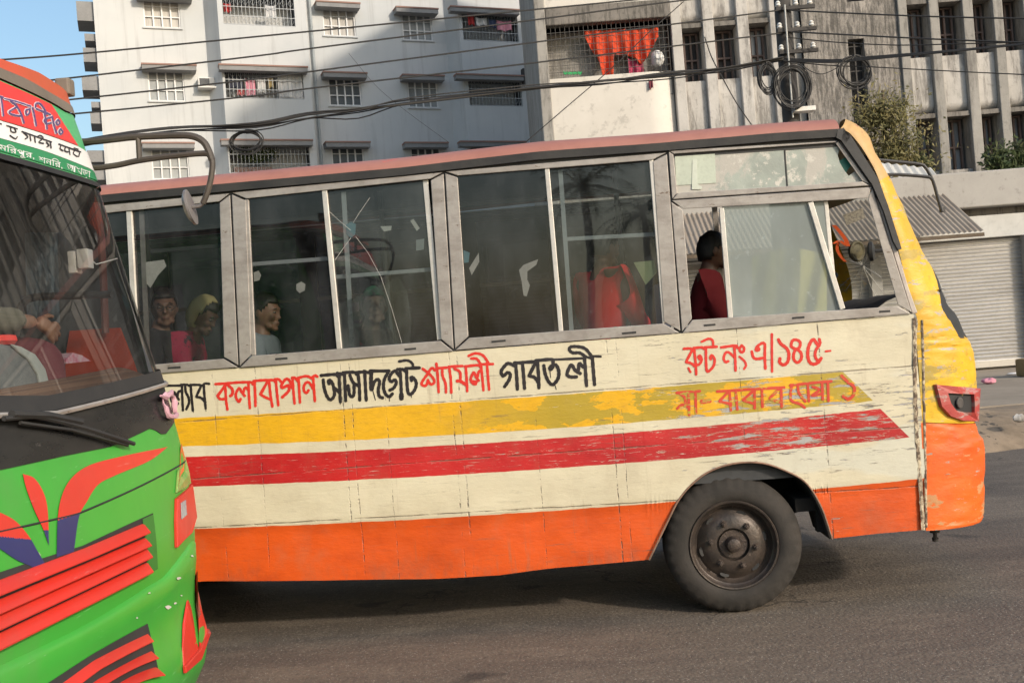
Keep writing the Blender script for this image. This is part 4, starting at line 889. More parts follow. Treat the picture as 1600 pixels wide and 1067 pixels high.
def m_worn(name, c, c2, under, metal, th=.60, th2=.63):
    t = NT(name); n1 = t.noise(2.2, 5, .6); n2 = t.noise(3.4, 8, .7, sc3=(1, 1, 2.6)); n3 = t.noise(5, 7, .72, sc3=(1.2, 1, 5), loc=(3, 1, 0))
    k = t.mix(t.step(n1, .35, .65), c, c2); k = t.mix(t.step(n2, th, th+.02), k, under); k = t.mix(t.step(n3, th2, th2+.015), k, metal)
    n4 = t.noise(16, 5, .7); k = t.mix(t.M('MULTIPLY', t.step(n4, .55, .72), .35), k, tuple(x*.35 for x in c2))
    return t.pbr(k, t.M('MULTIPLY_ADD', n2, .3, .3), 0, t.bump(t.M('ADD', n1, t.M('MULTIPLY', n2, .6)), .5, .02))
M_YEL = m_worn('worn_yellow', (.72, .44, .02), (.60, .34, .02), (.42, .30, .06), (.36, .33, .28), .555, .585)
M_ORW = m_worn('worn_orange', (.74, .13, .012), (.62, .09, .012), (.50, .24, .10), (.33, .28, .23), .585, .61)
def nosepart(name, r0, r1, k0, k1, mat, nr=20, nk=40, **kw):
    f0 = k0 if callable(k0) else (lambda r: k0); f1 = k1 if callable(k1) else (lambda r: k1)
    return MB().grid(lambda a, b_: (lambda r: nose(lerp(f0(r), f1(r), b_), r))(lerp(r0, r1, a)), nr, nk).build(name, mat, BUS, smooth=True, recalc=False, **kw)
nosepart('front_bumper', 0, 5.97, 0, 3, M_ORW, 36, 70)
nosepart('front_panel', 6.03, 12, 0, 3, M_YEL, 36, 70)
nosepart('corner_pillar', 12, 18.5, 0, KB, M_YEL, 36, 14); nosepart('corner_pillar', 12, 18.5, lambda r: 3-KB(r), 3, M_YEL, 36, 14)
M_CAP = paint('faded_ochre_cap', (.56, .37, .14), (.45, .28, .12), .55, 2, .8, .1, spots=(.36, .15, .1), spot_th=.64)
nosepart('roof_cap', 18.5, 23, 0, 3, M_CAP, 30, 50)
nosepart('windscreen_surround', 11.8, 18.6, lambda r: KB(r)-.005, lambda r: KB(r)+.12+.55*max(0, (14.5-r)/2.5), M_BLACKR, 30, 8)
nosepart('windscreen', 12, 18.5, lambda r: KB(r)+.08+.55*max(0, (14.5-r)/2.5), lambda r: 3-KB(r), G_CLEAR, 20, 40)
# headlamp: red bezel, dark recess
def NM(px, py, off=0):
    return nose(*nosemap(px, py))+(BU*.62-BN*.78)*off
bez = [(1457, 601), (1490, 604), (1526, 607), (1527, 632), (1526, 657), (1500, 657), (1480, 650), (1466, 635)]; hol = [(1475, 614), (1494, 615), (1516, 616), (1517, 629), (1517, 644), (1500, 644), (1488, 641), (1480, 630)]
b = MB(); n = len(bez); b.add([NM(*p, .004) for p in bez]+[NM(*p, .026) for p in bez]+[NM(*p, .026) for p in hol]+[NM(*p, -.05) for p in hol], [f for i in range(n) for f in ((i, (i+1) % n, n+(i+1) % n, n+i), (n+i, n+(i+1) % n, 2*n+(i+1) % n, 2*n+i), (2*n+i, 2*n+(i+1) % n, 3*n+(i+1) % n, 3*n+i))])
M_BEZ = m_worn('worn_red_bezel', (.42, .06, .05), (.33, .05, .05), (.36, .20, .18), (.34, .30, .28), .56, .60)
HL = b.build('headlight', M_BEZ, BUS)
MB().add([NM(*p, .006) for p in hol], [tuple(range(n))]).build('lamp_recess', M_BLACKR, HL, root=BUS)
c = NM(1497, 629, .010); nn = (NM(1497, 629, .03)-NM(1497, 629, 0)).normalized(); MB().lathe([(0, .035), (.006, .033), (.009, .02), (.004, 0)], c, nn, 16).build('lamp', paint('dull_reflector', (.10, .09, .085), (.04, .04, .04), .3, 9, .8), HL, root=BUS, smooth=True)
# rusty weld column between side panel and nose
def weld(name, L, hw, mat):
    P = catmull(L, 14); b = MB()
    def f(a, t):
        q = P[int(round(a*(len(P)-1)))]; x = q[0]+(t-.5)*2*hw*(1+.5*mnoise.noise(Vector((a*30, 2, t)))); P3 = BP(x, q[1], -.006)
        return P3-BN*(.002*math.sin(math.pi*t)+.004*mnoise.noise(Vector((a*60, t*5, 1)))*math.sin(math.pi*t)-.004)
    return b.grid(f, len(P)-1, 8).build(name, mat, BUS, smooth=True, recalc=False)
t = NT('rusty_weld'); n1 = t.noise(14, 6, .75); n2 = t.noise(26, 5, .7, sc3=(1, 1, .7), loc=(1, 2, 3))
k = t.mix(t.step(n1, .44, .56), (.34, .26, .18), (.55, .47, .33)); k = t.mix(t.step(n2, .47, .54), k, (.12, .085, .06))
M_WELD = t.pbr(k, .8, 0, t.bump(t.M('ADD', n1, n2), .8, .008))
weld('weld_seam', [(1429, 497), (1430, 540), (1430, 600), (1432, 660), (1436, 720), (1440, 780), (1443, 828)], 3.2, M_WELD)
weld('weld_seam', [(1441, 500), (1443, 560), (1444, 620), (1446, 700), (1447, 770), (1448, 824)], 1.9, M_WELD)
# mirror bracket at the roof corner
b = MB(); W_B = .12
for L in ([(1352, 246), (1362, 249), (1400, 253), (1437, 257), (1446, 262), (1453, 273)], [(1373, 275), (1400, 273), (1444, 276), (1455, 279), (1460, 290), (1466, 312), (1472, 331)], [(1453, 273), (1457, 281)]): b.tube([BP(x, y, W_B) for x, y in catmull(L, 4)], .0105, 8)
MR = b.build('mirror_bracket', M_GUT, BUS, smooth=True)
b = MB(); b.ball(BP(1372, 275, W_B-.01), .022, 8); b.ball(BP(1354, 246, W_B-.01), .02, 8); b.box(0, .03, 0, .02, 0, .03, M=Matrix.Translation(BP(1470, 332, W_B))); b.build('clamp', M_GUT, MR, root=BUS)
# tow bolt under the nose
b = MB(); P = BP(1460, 824, .3); b.lathe([(0, .028), (.03, .03), (.035, .012), (.06, .012), (.062, .02), (.085, .018), (.09, 0)], P, (0, 0, -1), 12, close=True); b.build('tow_bolt', M_POLE, BUS, smooth=True)
# ---- wheels
M_TYRE = (lambda t: t.pbr(t.mix(t.step(t.noise(7, 5, .65), .35, .7), (.036, .031, .027), (.020, .018, .016)), .85, 0, t.bump(t.noise(40, 3, .6), .3, .006)))(NT('dusty_tyre'))
M_RIM = paint('grimy_rim', (.075, .058, .048), (.028, .024, .022), .45, 9, .9, .3, metal=.3, spots=(.12, .095, .08), spot_th=.64)
M_HUB = paint('greasy_hub', (.075, .055, .045), (.035, .028, .025), .5, 16, .9, .5, metal=.3)
RT = .418
def wheel(u, w_, side):
    c = Vector(T(u, w_, RT)); ax = -BN*side; mb = MB()
    prof = [(-.20, .30), (-.19, .395), (-.15, RT), (-.05, RT), (-.015, RT-.012), (.0, RT-.035), (.016, RT-.075), (.018, .31), (.010, .278), (-.01, .262), (-.05, .255)]
    n = 144; mb.lathe(prof, c, ax, n)
    for i in (4, 5):
        for k in range(n):
            if k % 4 < 2:
                v = mb.v[i*n+k]; d = v-c; d -= ax*d.dot(ax); mb.v[i*n+k] = v-d.normalized()*.008
    for i in (2, 3):     # zigzag grooves are only in the tread face
        pass
    wh = mb.build('wheel', M_TYRE, BUS, smooth=True)
    rb = MB(); rb.lathe([(.004, .272), (.014, .266), (.012, .258), (-.012, .250), (-.02, .238), (-.045, .232), (-.06, .215), (-.045, .20), (-.03, .175), (-.018, .16), (-.016, .10), (-.05, .095), (-.055, 0)], c, ax, 64)
    a_ = ax.orthogonal().normalized(); b_ = ax.cross(a_)
    rm = rb.build('rim', M_RIM, wh, root=BUS, smooth=True)
    for k in range(6):
        sl = MB()
        t0 = k/6*2*math.pi+.45; pts = []
        P0 = []
        for q in range(12):
            e = q/12*2*math.pi; rr = .196+.012*math.sin(e); aa = t0+.15*math.cos(e); P0.append(c+ax*(-.0405+(.0)*1+(.196-rr)*-.35)+(a_*math.cos(aa)+b_*math.sin(aa))*rr)
        sl.add([p+ax*.004 for p in P0], [tuple(range(12))]); sl.build('vent_slot', M_BLACKR, wh, root=BUS)
    nb = MB()
    for k in range(6):
        t0 = k/6*2*math.pi+.1; q = c+(a_*math.cos(t0)+b_*math.sin(t0))*.137+ax*-.017; nb.lathe([(0, .022), (.006, .022), (.006, .016), (.026, .016), (.026, .009), (.036, .008), (.037, 0)], q, ax, 6)
    nb.build('wheel_nut', M_HUB, wh, root=BUS)
    hb = MB(); hb.lathe([(-.054, .088), (-.03, .085), (-.03, .05), (.0, .045), (.022, .04), (.03, .025), (.031, 0)], c, ax, 24); hb.build('hub', M_HUB, wh, root=BUS, smooth=True)
    return wh
wheel(UWH, .035, 1); wheel(UWH, BW_-.035, -1); wheel(URW, .035, 1); wheel(URW, BW_-.035, -1)
# ---- far side, floor, rear, underbody
FLZ = .86
def WF(s, z, off=0): return T(s, BW_-off, z)
ufe = UEND-.02; zc = sill(0)-.02; zt = zgut(0)-.1
holes = []
for a, b_ in ((-4.2, -3.1), (-2.95, -1.85), (-1.7, -.5), (-.35, .85), (1.15, 2.05)): holes.append((a, b_, zc+.02, zt-.02))
mb = MB(); holewall(mb, UREAR, ufe, .34, zc-.2, [], WF, 0, .04); holewall(mb, UREAR, min(ufe, RS[16][0]), zc-.2, zt+.08, holes, WF, 0, .04); mb.build('far_side', paint('far_side_cream', (.62, .56, .40), (.5, .45, .33), .6, 2, .7), BUS, recalc=False)
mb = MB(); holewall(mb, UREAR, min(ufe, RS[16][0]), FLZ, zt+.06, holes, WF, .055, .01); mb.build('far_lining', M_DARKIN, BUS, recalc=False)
b = MB()
for h in holes[:-1]: b.quad(WF(h[0], h[2], .03), WF(h[1], h[2], .03), WF(h[1], h[3], .03), WF(h[0], h[3], .03))
b.build('far_window', G_FAR, BUS, recalc=False)
b = MB()
for h in holes:
    c = (h[0]+h[1])/2; fbox(b, WF, c-.02, c+.02, h[2], h[3], .01, .045); fbox(b, WF, h[0], h[1], lerp(h[2], h[3], .5)-.015, lerp(h[2], h[3], .5)+.015, .06, .08)
b.build('far_window_bar', M_ALU, BUS)
b = MB(); b.hexa([T(UREAR+.02, .05, FLZ-.06), T(ufe, .05, FLZ-.06), T(ufe, BW_-.03, FLZ-.06), T(UREAR+.02, BW_-.03, FLZ-.06)], [T(UREAR+.02, .05, FLZ), T(ufe, .05, FLZ), T(ufe, BW_-.03, FLZ), T(UREAR+.02, BW_-.03, FLZ)]); b.build('floor_pan', M_DARKIN, BUS)
b = MB(); b.quad(T(UREAR, 0.004, .34), T(UREAR, BW_, .34), T(UREAR, BW_, zgut(UREAR)), T(UREAR, .004, zgut(UREAR))); b.build('rear_panel', paint('rear_cream', (.62, .56, .4), None, .6, 2), BUS, solid=.02, recalc=False)
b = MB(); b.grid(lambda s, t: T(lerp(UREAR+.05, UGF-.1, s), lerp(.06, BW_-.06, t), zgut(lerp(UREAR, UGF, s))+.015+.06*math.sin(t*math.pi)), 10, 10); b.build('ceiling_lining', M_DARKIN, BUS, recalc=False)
def ubox(b, u0, u1, w0, w1, z0, z1): b.hexa([T(u0, w0, z0), T(u1, w0, z0), T(u1, w1, z0), T(u0, w1, z0)], [T(u0, w0, z1), T(u1, w0, z1), T(u1, w1, z1), T(u0, w1, z1)])
b = MB()
for w_ in (.62, 1.38): ubox(b, UREAR+.2, ufe+.05, w_, w_+.09, .55, .74)
for u in (-4, -2.6, -1.2, 0, UWH-.45, UWH+.5): ubox(b, u, u+.1, .3, 1.8, .6, .74)
for u in (UWH, URW): b.tube([T(u, .2, RT), T(u, BW_-.2, RT)], .06, 10)
ubox(b, UWH-.35, UWH+.45, .7, 1.4, .42, .8); ubox(b, -.6, .3, .25, .6, .45, .75)
for w_ in (.5, 1.55): b.tube([T(UWH-.55, w_, .55), T(UWH, w_, .40), T(UWH+.55, w_, .55)], .03, 6)
ubox(b, UWH+.52, UWH+.58, .1, .16, .45, .74); ubox(b, UWH+.40, UWH+.60, .1, .5, .58, .66)
b.build('chassis', M_UNDER, BUS)
# inner lining of the near side, seats, handrails
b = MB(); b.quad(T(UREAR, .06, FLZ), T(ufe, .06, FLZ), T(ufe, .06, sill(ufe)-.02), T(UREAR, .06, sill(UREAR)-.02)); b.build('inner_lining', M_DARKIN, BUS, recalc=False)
M_SEAT = paint('blue_vinyl', (.035, .05, .10), (.022, .03, .06), .55, 5, .7, .1)
SEATS = []
sd_ = MB(); 
def seatmesh(u, w_):
    b = MB()
    b.bbox(u-.22, u+.22, w_-.40, w_+.40, 1.20, 1.33, .03); b.bbox(u-.30, u-.20, w_-.40, w_+.40, 1.28, 1.70, .035); b.bbox(u-.31, u-.19, w_-.30, w_+.30, 1.66, 1.80, .04)
    for w2 in (-.34, .34): b.bbox(u-.2, u+.2, w_+w2-.02, w_+w2+.02, FLZ, 1.22, .008)
    b.v = [T(*v) for v in b.v]; return b
first = None
for i in range(6):
    for w_ in (.50, 1.58):
        u = -3.75+i*.80
        if first is None: first = seatmesh(u, w_).build('passenger_seat', M_SEAT, BUS, smooth=True); fu, fw_ = u, w_
        else:
            c = first.copy(); col.objects.link(c); c.parent = BUS; c.location = (u-fu, w_-fw_, 0)
b = MB(); ub = UZ(1098, 450)[0]; 
b.bbox(ub-.28, ub-.18, .25, .75, 1.25, 2.05, .04); b.bbox(ub-.2, ub+.25, .25, .75, 1.2, 1.32, .03); b.v = [T(*v) for v in b.v]; b.build('driver_seat', M_SEAT, BUS, smooth=True)
b = MB()
for w_ in (.75, 1.35): b.tube([T(-4.5, w_, zt-.06), T(.9, w_, zt-.06)], .016, 8)
for u in (-2.6, -.9, .75): b.tube([T(u, .85, FLZ), T(u, .85, zt+.1)], .017, 8)
b.build('handrail', M_GRILLE, BUS, smooth=True)
# cab: dashboard, steering wheel, torn-hole disc, cloths
M_DASH = paint('dark_dash', (.05, .042, .038), (.03, .026, .024), .7, 5, .8, .2)
b = MB(); ud = UZ(1360, 470, .6)[0]; zd = UZ(1360, 462, .6)[1]
b.grid(lambda s, t: T(ud-.32+.62*s, .08+1.95*t, zd-.20+.2*math.sin(s*1.9)+.02*mnoise.noise(Vector((s*5, t*9, 0)))), 14, 30); b.quad(T(ud-.32, .08, zd-.2), T(ud-.32, 2.03, zd-.2), T(ud-.32, 2.03, FLZ), T(ud-.32, .08, FLZ)); b.build('dashboard', M_DASH, BUS, smooth=True, recalc=False)
sw = MB(); c = T(ud-.42, .5, zd+.02); nrm = (BU*-.6+Vector((0, 0, .8))).normalized(); a_ = BN; b_ = nrm.cross(a_)
sw.tube([c+(a_*math.cos(k/32*6.2832)+b_*math.sin(k/32*6.2832))*.22 for k in range(33)], .014, 8)
for k in (0, 2.1, 4.2): sw.tube([c, c+(a_*math.cos(k)+b_*math.sin(k))*.22], .011, 6)
sw.tube([c, c-nrm*.45], .02, 8); sw.build('steering_wheel', M_BLACKR, BUS, smooth=True)
c = BP(1338, 393, .95); FN = MB(); d = (CAM-c).normalized(); d = (d+BU*.9).normalized(); FN.lathe([(-.03, .02), (-.02, .06), (0, .072), (.012, .074), (.02, .062), (.012, .05), (.02, .03), (.02, 0)], c, d, 24); FN.build('torn_hole_disc', paint('brown_green_disc', (.12, .10, .05), (.03, .028, .02), .7, 14, 1, .3), BUS, smooth=True)  # solid disc added in place of the brownish green torn hole
c = BP(1359, 393, .8); FN = MB(); FN.lathe([(-.02, 0), (-.01, .05), (.0, .068), (.02, .066), (.03, .04), (.033, 0)], c, (BU*1.0-BN*.35).normalized(), 24); FN.tube([c, c+BU*.12], .012, 6); FN.build('interior_mirror', M_GUT, BUS, smooth=True)
b = MB()
for L, wd in (([(1303, 352), (1312, 362), (1321, 374), (1325, 385)], 7), ([(1302, 381), (1312, 376), (1322, 384), (1312, 378), (1308, 388), (1313, 400), (1321, 409)], 5)):
    P = catmull(L, 5); hw = wd/2*1.0
    for i in range(len(P)-1):
        (x0, y0), (x1, y1) = P[i][:2], P[i+1][:2]; b.quad(BP(x0-hw, y0, .78+.002*i), BP(x0+hw, y0, .78+.002*i), BP(x1+hw, y1, .78+.002*(i+1)), BP(x1-hw, y1, .78+.002*(i+1)))
b.build('orange_garland', cloth('orange_strip', (.66, .10, .02)), BUS, recalc=False)
cr = MB(); c = (1349, 415); rnd = random.Random(3)
WSM = surfmap(lambda k, r: nose(k, r), 1.0, 2.9, 12, 18.4, 24)
for k in range(15):
    a = k/15*6.28+rnd.uniform(-.15, .15); L = rnd.uniform(25, 62) if 1.0 < a < 2.6 or rnd.random() < .3 else rnd.uniform(12, 30)
    pts = []
    for s in (0, .33, .66, 1): x, y = c[0]+math.cos(a)*L*s+rnd.uniform(-2, 2)*s, c[1]+math.sin(a)*L*s*1.1; pts.append(nose(*WSM(x, y))-BU*.006)
    cr.tube(pts, .0022, 4)
cr.build('windscreen_crack', M_PAPER_DAYLIGHT, BUS)
plate('windscreen_sticker', [(1317, 336), (1348, 325), (1352, 341), (1323, 352)], 1.0, .003, paint('sun_strip', (.30, .27, .22), (.1, .09, .08), .7, 60, 1), BUS)
b = MB(); b.grid(lambda a, t: BP(lerp(1175, 1292, a), lerp(402-14*math.sin(a*3), 500, t), .20+.03*math.sin(a*17+t*3)), 24, 8); tag(b.build('cab_cloth', cloth('yellow_green_cloth', (.50, .46, .10)), smooth=True), 'yellow green cloth hung behind the pale reflecting cab window', 'cloth')
# ---- painted lettering
M_LRED = paint('red_lettering', (.66, .035, .022), (.55, .025, .02), .45, 6, .6, .05); M_LBLK = paint('black_lettering', (.020, .016, .018), (.035, .028, .03), .4, 6, .6, .05)
M_LREDW = (lambda t: (lambda k: t.pbr(k, .5))(t.mix(t.step(t.noise(5, 7, .7, sc3=(2, 1, 6)), .55, .58), (.55, .05, .025), (.42, .31, .05))))(NT('worn_red_lettering'))
LET = [0]
def write(strokes, org, sc, W, mat, name, mp=None, parent=None, root=None):
    mb = MB(); mp = mp or (lambda x, y, o: (lambda q: T(q[0], pdent(*q)-.0016-o*.5, q[1]))(UZ(x, y)))
    for st in strokes:
        wd, pts = (W, st) if isinstance(st[0], tuple) else (st[0], st[1])
        P = [np.array((org[0]+p[0]/sc, org[1]+p[1]/sc)) for p in (catmull(pts, 7) if len(pts) > 2 else [np.array(p, float) for p in pts])]
        h = wd/sc/2; LET[0] += 1; o = .00006*(LET[0] % 40); n = len(P); Lf, Rt = [], []
        if n == 2: P = [lerp(P[0], P[1], i/4) for i in range(5)]; n = 5
        for i in range(n):
            d = P[min(i+1, n-1)]-P[max(i-1, 0)]; d = d/(np.linalg.norm(d)+1e-9); nn_ = np.array((-d[1], d[0])); hh = h*(1+.10*math.sin(i*1.7+LET[0])); Lf.append(P[i]+nn_*hh); Rt.append(P[i]-nn_*hh)
        mb.add([mp(*p, o) for p in Lf]+[mp(*p, o) for p in Rt], [(i, i+1, n+i+1, n+i) for i in range(n-1)])
        for e, q in ((0, 1), (n-1, -1)):
            d = P[e]-P[e+q]; d = d/(np.linalg.norm(d)+1e-9); nn_ = np.array((-d[1], d[0]))
            fan = [P[e]+(nn_*math.cos(k/6*math.pi)+d*math.sin(k/6*math.pi))*h for k in range(7)]; mb.add([mp(*p, o+.00003) for p in fan], [tuple(range(7))])
    return mb.build(name, mat, parent or BUS, root=root or BUS, recalc=False)
write([(45, [(95, 385), (390, 382)]), (44, [(390, 365), (500, 366), (560, 395)]), (46, [(565, 368), (740, 370), (765, 395)]), (44, [(790, 385), (835, 345), (915, 350)]), [(190, 585), (255, 500), (320, 595), (350, 640)], [(325, 580), (345, 500), (395, 480)], (62, [(205, 590), (220, 660), (260, 715), (325, 715)]), [(410, 385), (415, 600), (425, 840)], [(470, 400), (482, 500), (530, 600), (540, 700), (490, 820)], [(572, 385), (590, 600), (612, 840)], [(765, 395), (680, 580)], [(680, 590), (770, 612), (845, 690)], [(815, 370), (830, 600), (850, 805)], (12, [(622, 840), (628, 875)]), (12, [(852, 810), (856, 855)])], (250, 570), 11.86, 48, M_LBLK, 'lettering')
write([[(65, 282), (175, 275)], [(190, 275), (400, 258), (580, 255), (612, 285)], [(622, 238), (760, 225), (910, 225), (940, 250)], [(935, 212), (990, 212), (1030, 255)], (44, [(215, 290), (95, 455)]), [(95, 455), (130, 500), (215, 500)], [(205, 300), (218, 500), (240, 655)], (44, [(250, 300), (310, 360), (310, 430), (282, 455)]), [(435, 500), (412, 540), (372, 490), (365, 420), (410, 342), (450, 400), (495, 455)], [(470, 410), (500, 335), (548, 365)], [(547, 262), (557, 450), (572, 630)], [(637, 245), (647, 450), (652, 602)], (44, [(830, 240), (725, 430)]), [(725, 432), (785, 470), (875, 510)], [(850, 235), (872, 450), (900, 610)], [(948, 222), (967, 420), (987, 590)], (44, [(1195, 340), (1150, 230), (1095, 212), (1035, 290), (1040, 335), (1085, 320), (1135, 305), (1140, 380), (1045, 475)]), [(1195, 190), (1210, 400), (1227, 565)], [(1285, 190), (1296, 400), (1306, 550)], [(1190, 188), (1230, 190), (1275, 240)], [(1275, 192), (1400, 165), (1480, 195)], [(1500, 172), (1512, 350), (1525, 530)], [(1500, 350), (1450, 268), (1400, 258), (1362, 320), (1370, 390), (1405, 410), (1432, 372)], [(1490, 180), (1530, 155), (1562, 172)]], (330, 570), 9.41, 40, M_LRED, 'lettering')
write([[(105, 325), (290, 310), (340, 340)], [(330, 292), (400, 310)], [(410, 285), (560, 280), (600, 310)], [(600, 282), (690, 275)], [(700, 265), (760, 285)], [(785, 262), (1050, 262)], [(1165, 240), (1235, 240), (1280, 270)], [(1280, 228), (1470, 218)], [(135, 385), (150, 500), (190, 620), (240, 660), (290, 590), (270, 450), (230, 392), (207, 405), (217, 440)], [(295, 500), (355, 560)], [(352, 300), (362, 500), (372, 690)], [(430, 300), (437, 480), (446, 675)], [(505, 320), (550, 420), (625, 470)], [(480, 465), (500, 590), (540, 618), (562, 570), (562, 440)], [(620, 300), (637, 480), (642, 665)], [(712, 280), (722, 480), (732, 665)], (55, [(802, 275), (800, 400), (802, 515)]), [(812, 520), (842, 420), (890, 378), (918, 420), (900, 520), (912, 610), (960, 635)], [(1035, 280), (985, 380), (972, 490), (1000, 580), (1050, 618), (1095, 580)], [(1190, 330), (1130, 262), (1075, 310), (1052, 370), (1082, 410), (1130, 385), (1150, 430), (1112, 500), (1060, 528)], [(1202, 250), (1216, 450), (1222, 600)], (66, [(1222, 590), (1222, 640)]), [(1292, 250), (1298, 400), (1312, 550), (1350, 585), (1408, 520), (1428, 430), (1392, 362), (1355, 352), (1362, 395)], (38, [(1190, 130), (1300, 115), (1370, 155), (1385, 215)]), (10, [(368, 690), (370, 725)]), (10, [(1050, 620), (1056, 680)]), (10, [(1358, 590), (1362, 630)]), (12, [(820, 520), (860, 665)])], (490, 550), 8.889, 46, M_LBLK, 'lettering')
write([[(222, 385), (320, 460), (400, 550), (412, 612), (362, 645), (322, 605), (310, 572)], [(425, 410), (372, 372), (302, 470), (212, 600), (205, 648), (258, 668), (290, 640), (305, 580)], [(450, 300), (467, 450), (487, 770)], [(450, 378), (620, 365)], [(547, 390), (552, 500), (600, 630), (610, 775)], [(662, 360), (687, 550), (697, 780)], [(655, 350), (880, 338)], [(752, 385), (840, 440), (850, 560)], (55, [(795, 588), (850, 592), (935, 645)]), [(937, 350), (952, 550), (962, 755)], [(925, 345), (1140, 325), (1190, 360)], [(1105, 640), (1060, 630), (1020, 560), (1070, 445), (1110, 520), (1155, 580)], [(1130, 530), (1160, 425), (1200, 430)], (60, [(1040, 600), (1110, 605)]), [(1192, 330), (1212, 520), (1232, 740)], [(1292, 285), (1307, 520), (1327, 730)], [(985, 170), (1100, 128), (1220, 160), (1310, 275)], [(1030, 215), (1120, 220), (1185, 305)], [(1190, 310), (1390, 305)]], (640, 540), 10.667, 46, M_LRED, 'lettering')
write([[(315, 335), (235, 300), (190, 315), (122, 410), (150, 478), (210, 430), (250, 455), (235, 530), (170, 630)], [(325, 290), (342, 480), (352, 665)], [(310, 292), (400, 290)], [(425, 290), (442, 480), (455, 655)], [(420, 285), (590, 275)], [(612, 290), (520, 470)], [(520, 475), (600, 500), (655, 575)], [(640, 290), (655, 480), (660, 645)], [(615, 260), (840, 243), (862, 300)], (78, [(828, 370), (845, 345)]), [(730, 330), (752, 450), (800, 560), (860, 600), (930, 520), (945, 420), (912, 330), (862, 312)], (36, [(875, 245), (1290, 225)]), [(1195, 490), (1112, 490), (1062, 450), (1120, 320), (1180, 400), (1250, 442)], [(1222, 400), (1237, 300), (1290, 350)], [(1310, 215), (1326, 430), (1340, 615)], [(1422, 200), (1437, 400), (1455, 600)], (46, [(1330, 205), (1240, 148), (1150, 148), (1097, 112), (1110, 66), (1200, 58), (1320, 88), (1415, 200)]), (36, [(1330, 205), (1430, 230)]), (36, [(1440, 195), (1540, 200)]), (12, [(815, 390), (828, 500)]), (12, [(890, 610), (907, 668)])], (770, 535), 9.143, 50, M_LBLK, 'lettering')
write([[(100, 415), (220, 408), (245, 440)], [(280, 400), (430, 388), (480, 415)], [(490, 385), (710, 375)], [(262, 425), (145, 650)], [(145, 660), (230, 680), (305, 735)], [(290, 420), (316, 650), (330, 885)], (40, [(185, 770), (225, 845)]), [(310, 705), (380, 705), (430, 620), (402, 545), (372, 562), (392, 605)], [(510, 400), (510, 600), (522, 800), (560, 828), (650, 730), (668, 610), (622, 535), (590, 570), (602, 605)], (46, [(430, 282), (560, 228), (632, 262), (645, 365)]), [(790, 388), (1050, 355), (1095, 395)], [(1035, 380), (1050, 600), (1057, 815)], [(1035, 570), (935, 482), (872, 492), (837, 590), (872, 658), (922, 645)], [(1170, 352), (1132, 410), (1150, 470), (1200, 468), (1215, 400), (1172, 352)], (44, [(1130, 560), (1220, 640), (1250, 720), (1215, 785)])], (1060, 510), 11.854, 50, M_LRED, 'lettering')
write([[(155, 420), (180, 510), (235, 540), (372, 520)], [(375, 295), (372, 500), (382, 700)], [(375, 300), (335, 275), (250, 330), (225, 375)], (80, [(240, 385), (262, 380)]), (44, [(490, 130), (490, 400), (495, 750)]), (55, [(600, 220), (640, 290), (730, 360), (772, 450), (758, 580), (690, 640), (622, 600), (625, 535)]), (50, [(880, 378), (812, 330), (830, 242), (890, 222), (958, 260), (950, 345), (880, 395), (850, 480), (862, 560), (920, 600), (980, 540), (978, 450), (930, 395), (870, 370)]), (56, [(1250, 305), (1180, 218), (1112, 310), (1087, 450), (1112, 580), (1180, 628), (1260, 600), (1310, 530)]), (50, [(1282, 215), (1290, 290), (1222, 400), (1212, 500), (1255, 575)]), (34, [(1385, 415), (1465, 405)])], (1160, 510), 10.667, 48, M_LRED, 'lettering')
write([[(65, 200), (250, 185)], [(90, 205), (130, 240), (135, 300)], [(70, 325), (110, 295), (165, 320)], [(160, 200), (165, 375)], [(215, 195), (220, 362)], (36, [(268, 270), (328, 263)]), [(390, 188), (650, 172), (930, 155)], [(480, 190), (410, 265)], [(410, 268), (500, 290)], [(490, 190), (500, 338)], [(540, 185), (552, 332)], [(690, 175), (600, 255)], [(600, 258), (690, 290)], [(690, 175), (692, 322)], [(750, 165), (755, 312)], [(890, 165), (815, 240)], [(815, 245), (905, 280)], [(905, 160), (910, 312)], [(990, 140), (985, 255), (1060, 290), (1095, 318)], [(980, 138), (1150, 120), (1310, 105)], [(1040, 140), (1050, 200), (1100, 268)], [(1120, 130), (1130, 265)], [(1160, 150), (1212, 175), (1155, 222), (1235, 205)], [(1235, 120), (1240, 250)], [(1282, 120), (1286, 262)], (26, [(1390, 62), (1440, 110), (1490, 150), (1490, 210), (1450, 248), (1405, 228)])], (1045, 575), 5.161, 22, M_LREDW, 'lettering')
# ================================================================ the bright green bus in front, left
PSI = R_(5.3); GX = Vector((math.cos(PSI), -math.sin(PSI), 0)); GY = Vector((math.sin(PSI), math.cos(PSI), 0)); G0 = Vector((-1.30, 4.2, 0))-GY*1.05
GB = thing('green_bus', G0, 'bright green bus with red grille slats and flower motif, cut by the left edge', 'bus', -PSI)
def GT(x, y, z): return G0+GX*x+GY*y+Vector((0, 0, z))
def GP(px, py, x): return hitp(px, py, G0+GX*x, GX)
def GYp(px, py, y): return hitp(px, py, G0+GY*y, GY)
def GL(P): q = P-G0; return q.dot(GX), q.dot(GY), q.z
YC, HWG = -.12, 1.17         # centre line and half width
def ab_(y): return abs(y-YC)
def cyy(y, r=.25):
    a = ab_(y); return .10*(a/HWG)**2+(r-math.sqrt(max(0, r*r-(a-(HWG-r))**2)) if a > HWG-r else 0)-.086
sil = [(108, 146), (116, 168), (124, 189), (140, 240), (152, 280), (164, 310), (175.5, 334), (185.6, 367), (199, 408), (212.6, 452), (222, 500), (237, 545), (246, 572), (258, 592), (268, 625), (277, 652), (286, 692), (297, 740), (304, 780), (305, 830), (305, 880), (305, 960), (303, 1060)]
